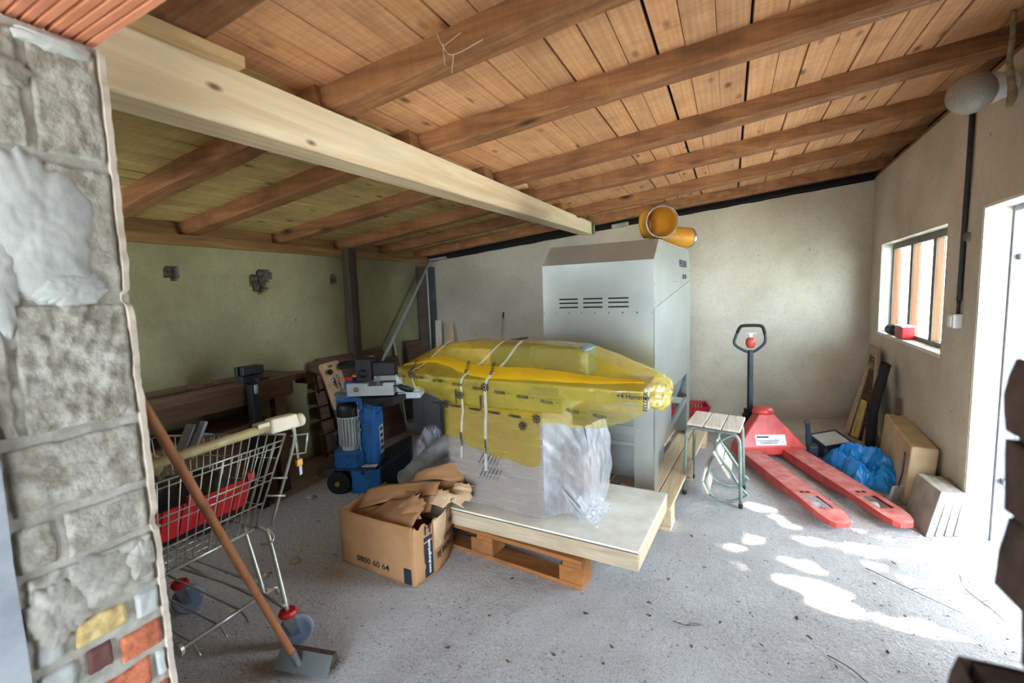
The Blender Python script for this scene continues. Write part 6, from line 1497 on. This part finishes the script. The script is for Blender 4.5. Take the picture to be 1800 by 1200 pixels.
b = MB(); b.hexa([hc - e * .112 + g * .012 + V((0, 0, .032)), hc + e * .112 + g * .012 + V((0, 0, .032)), hc + e * .112 + g * .075 + V((0, 0, .03)), hc - e * .112 + g * .075 + V((0, 0, .03)), hc - e * .11 + g * .047 + V((0, 0, .064)), hc + e * .11 + g * .047 + V((0, 0, .064)), hc + e * .11 + g * .075 + V((0, 0, .058)), hc - e * .11 + g * .075 + V((0, 0, .058))]); b.build('head_block', 'bristle', br)
b = MB(); R3 = random.Random(5)
for k in range(420):
    p = hc + e * R3.uniform(-.112, .112) + g * R3.uniform(.02, .075) + V((0, 0, .040))
    q = p + g * R3.uniform(.0, .055) + e * R3.uniform(-.012, .035); q.z = .002
    w_ = e * .0012; b.add([p - w_, p + w_, q + w_, q - w_], [(0, 1, 2, 3)])
b.build('bristles', 'bristle', br, kind='stuff')

# ================================================================== DEBRIS ON THE FLOOR
R4 = random.Random(11)
b = MB()
blocked = [(-1.95, -.28, 1.65, 2.75), (-.55, .2, 2.8, 4.4)]
for k in range(2600):
    x_, y_ = R4.uniform(-2.4, 1.1), R4.uniform(.85, 4.6)
    if any(a < x_ < c and d < y_ < e_ for a, c, d, e_ in blocked): continue
    if R4.random() > (.42 + .55 * max(0, nz((x_, y_, 0), 1.6) + .3)): continue
    s = R4.uniform(.0016, .0048) * (1.3 if R4.random() < .1 else 1); a = R4.uniform(0, 6.28); u = V((math.cos(a), math.sin(a), 0)); w = V((-u.y, u.x, 0))
    p = V((x_, y_, .006)); l = s * R4.uniform(.8, 2.6)
    b.add([p - u * l, p + w * s * .6, p + u * l, p - w * s * .6, p + V((0, 0, s * R4.uniform(.4, 1.1)))], [(0, 1, 4), (1, 2, 4), (2, 3, 4), (3, 0, 4)])
o = b.build('floor_crumbs', 'crumb', loc=(0, 2.5, 0)); o['kind'] = 'stuff'; o['label'] = 'dark crumbs and dirt scattered over the concrete floor'; o['category'] = 'debris'
def leaf(x_, y_, s, seed):
    b = MB(); r = random.Random(seed); a = r.uniform(0, 6.28); u = V((math.cos(a), math.sin(a), 0)); w = V((-u.y, u.x, 0))
    def fn(i, j):
        wd = math.sin(math.pi * min(1, .06 + i * .94)) ** .8 * .45 * s
        return V((x_, y_, .008)) + u * (i - .5) * s * 1.4 + w * (j - .5) * wd * 2 + V((0, 0, .35 * s * abs(j - .5) ** 1.2 + .18 * s * math.sin(i * 4 + seed) + .1 * s))
    b.grid(fn, 6, 4); return tag(b.build('dry_leaf', 'leaf', loc=(x_, y_, 0), solid=.0008), 'small curled dry brown leaf on the concrete floor', 'leaf', 'dry leaves scattered on the floor')
for k, (x_, y_) in enumerate([(-.181, 2.658), (-.094, 2.372), (-.404, 1.675), (.555, 2.047), (.269, 2.127), (.481, 2.50), (-.12, 1.795), (-.414, 1.58), (-.953, 1.923), (-.933, 1.648), (-.299, 1.91), (.30, 2.02), (-.31, 1.99), (.62, 2.52), (.05, 2.15), (-.6, 1.55), (-.15, 1.5), (-.75, 1.45), (.15, 2.75), (-.02, 1.98), (.75, 2.75), (-1.0, 1.42), (-.55, 1.82), (.42, 2.30), (-.25, 2.2)]):
    leaf(x_, y_, R4.uniform(.011, .019), k)
def twig(pts, label, r=.0022):
    b = MB(); p = smooth_path(pts); b.tube(p, [r * (1 - .6 * i / len(p)) for i in range(len(p))], 6)
    m_ = len(p) // 2; b.tube([p[m_], p[m_] + V((.03, .02, .004)), p[m_] + V((.055, .025, .002))], r * .6, 5); tag(b.build('twig', 'twig', loc=pts[0]), label, 'twig', 'dry twigs on the floor')
twig([(.62, 2.66, .006), (.70, 2.58, .010), (.80, 2.50, .008), (.90, 2.42, .007)], 'long thin dry twig between the sun patches at the right')
twig([(.35, 1.95, .006), (.42, 1.90, .008), (.49, 1.80, .006), (.55, 1.76, .005)], 'thin dry twig on the floor nearest the lower right corner')
twig([(-.20, 1.92, .006), (-.15, 1.91, .009), (-.09, 1.94, .006)], 'short dark twig in the middle of the front floor')
twig([(1.0, 2.75, .006), (.98, 2.62, .008), (1.02, 2.5, .006), (1.03, 2.42, .006)], 'thin curved twig near the doorway edge')
for k, (x_, y_, s) in enumerate([(-2.70, 2.25, .035), (-2.108, 1.63, .03), (-2.161, 1.467, .03), (-1.95, 1.75, .016), (-2.35, 2.0, .018)]):
    b = MB(); b.grid(lambda u, v: V((x_, y_, s * .3)) + V((math.sin(v * math.pi) * math.cos(u * 6.283) * 1.2, math.sin(v * math.pi) * math.sin(u * 6.283) * .8, math.cos(v * math.pi) * .35)) * s * (1 + .3 * nz((u * 2, v * 2, k), 2)), 8, 6)
    tag(b.build('rubble_chip', 'chip', loc=(x_, y_, 0)), ['large pale rubble chip on the floor just left of the blue machine wheel', 'pale rubble chip on the floor between cart and moving box', 'flat pale rubble chip on the floor right of the cart leg', 'smallest pale chip on the floor left of the moving box', 'small pale chip on the dirt floor below the coin lock chain'][k], 'chip', 'rubble chips on the dirt floor')

# ================================================================== TREE OUTSIDE THE DOORWAY (dapples the sun)
tr = thing('leafy_tree', 'leafy tree outside the doorway on the right', 'tree', (4.9, 1.4, -.012))
b = MB(); b.tube(smooth_path([(4.9, 1.4, -.01), (4.85, 1.45, 1.2), (4.95, 1.5, 2.4), (4.8, 1.5, 3.6), (4.9, 1.6, 4.8)]), [.16 - .004 * i for i in range(21)], 12)
for k in range(9):
    a = k * 2.4; z = 2.6 + k * .28; b.tube(smooth_path([(4.88, 1.5, z), (4.88 + math.cos(a) * .8, 1.5 + math.sin(a) * .8, z + .35), (4.88 + math.cos(a) * 1.7, 1.5 + math.sin(a) * 1.7, z + .5)]), [.05 - .004 * i for i in range(11)], 6)
b.build('trunk', 'bark', tr, smooth=True)
# gaps in the crown: where the sun falls through onto the floor (x, y, half-length, half-width)
GAPS = [(.20, 3.20, .07, .035), (.33, 3.02, .05, .022), (.47, 2.86, .13, .035), (.66, 2.86, .11, .05), (.88, 2.88, .16, .035), (1.06, 2.92, .10, .03), (.02, 2.64, .045, .02), (.34, 2.60, .09, .03), (.35, 2.40, .15, .06), (.42, 2.27, .10, .03), (.68, 2.25, .09, .035), (.85, 2.26, .07, .03), (.80, 2.62, .05, .018), (1.0, 2.68, .10, .03), (.60, 2.72, .05, .02), (.13, 2.76, .03, .02), (.28, 3.13, .03, .02), (1.1, 2.55, .05, .02)]
GD = V((.99, -.12)).normalized()
def in_gap(p, mrg):
    # follow the sun ray from p to the floor
    t_ = -p.z / SUN.z; x_, y_ = p.x + SUN.x * t_, p.y + SUN.y * t_
    for gx_, gy_, a, c in GAPS:
        dx, dy = x_ - gx_, y_ - gy_; u = dx * GD.x + dy * GD.y; v = -dx * GD.y + dy * GD.x
        if (u / (a * .8 + mrg)) ** 2 + (v / (c * .62 + mrg)) ** 2 < 1: return True
    return False
R5 = random.Random(21); b = MB()
cc = V((.55, 2.6, 0)) - SUN * (4.6 / .74)
n_ok = 0
while n_ok < 34000:
    p = V((cc.x + R5.uniform(-3.5, 3.5), cc.y + R5.uniform(-3.5, 3.5), 4.6 + R5.gauss(0, .45)))
    if (V((p.x, p.y)) - V((cc.x - .1, cc.y + .75))).length > 2.75: continue
    s = R5.uniform(.055, .095)
    n_ok += 1
    if in_gap(p, s * .55): continue
    a = V((R5.gauss(0, 1), R5.gauss(0, 1), R5.gauss(0, .5))).normalized(); n = V((R5.gauss(0, .6), R5.gauss(0, .6), 1)).normalized(); w = a.cross(n).normalized() * s * .5
    b.add([p - a * s, p + w, p + a * s, p - w], [(0, 1, 2, 3)])
o = b.build('foliage', 'leafgreen', tr); o['kind'] = 'stuff'
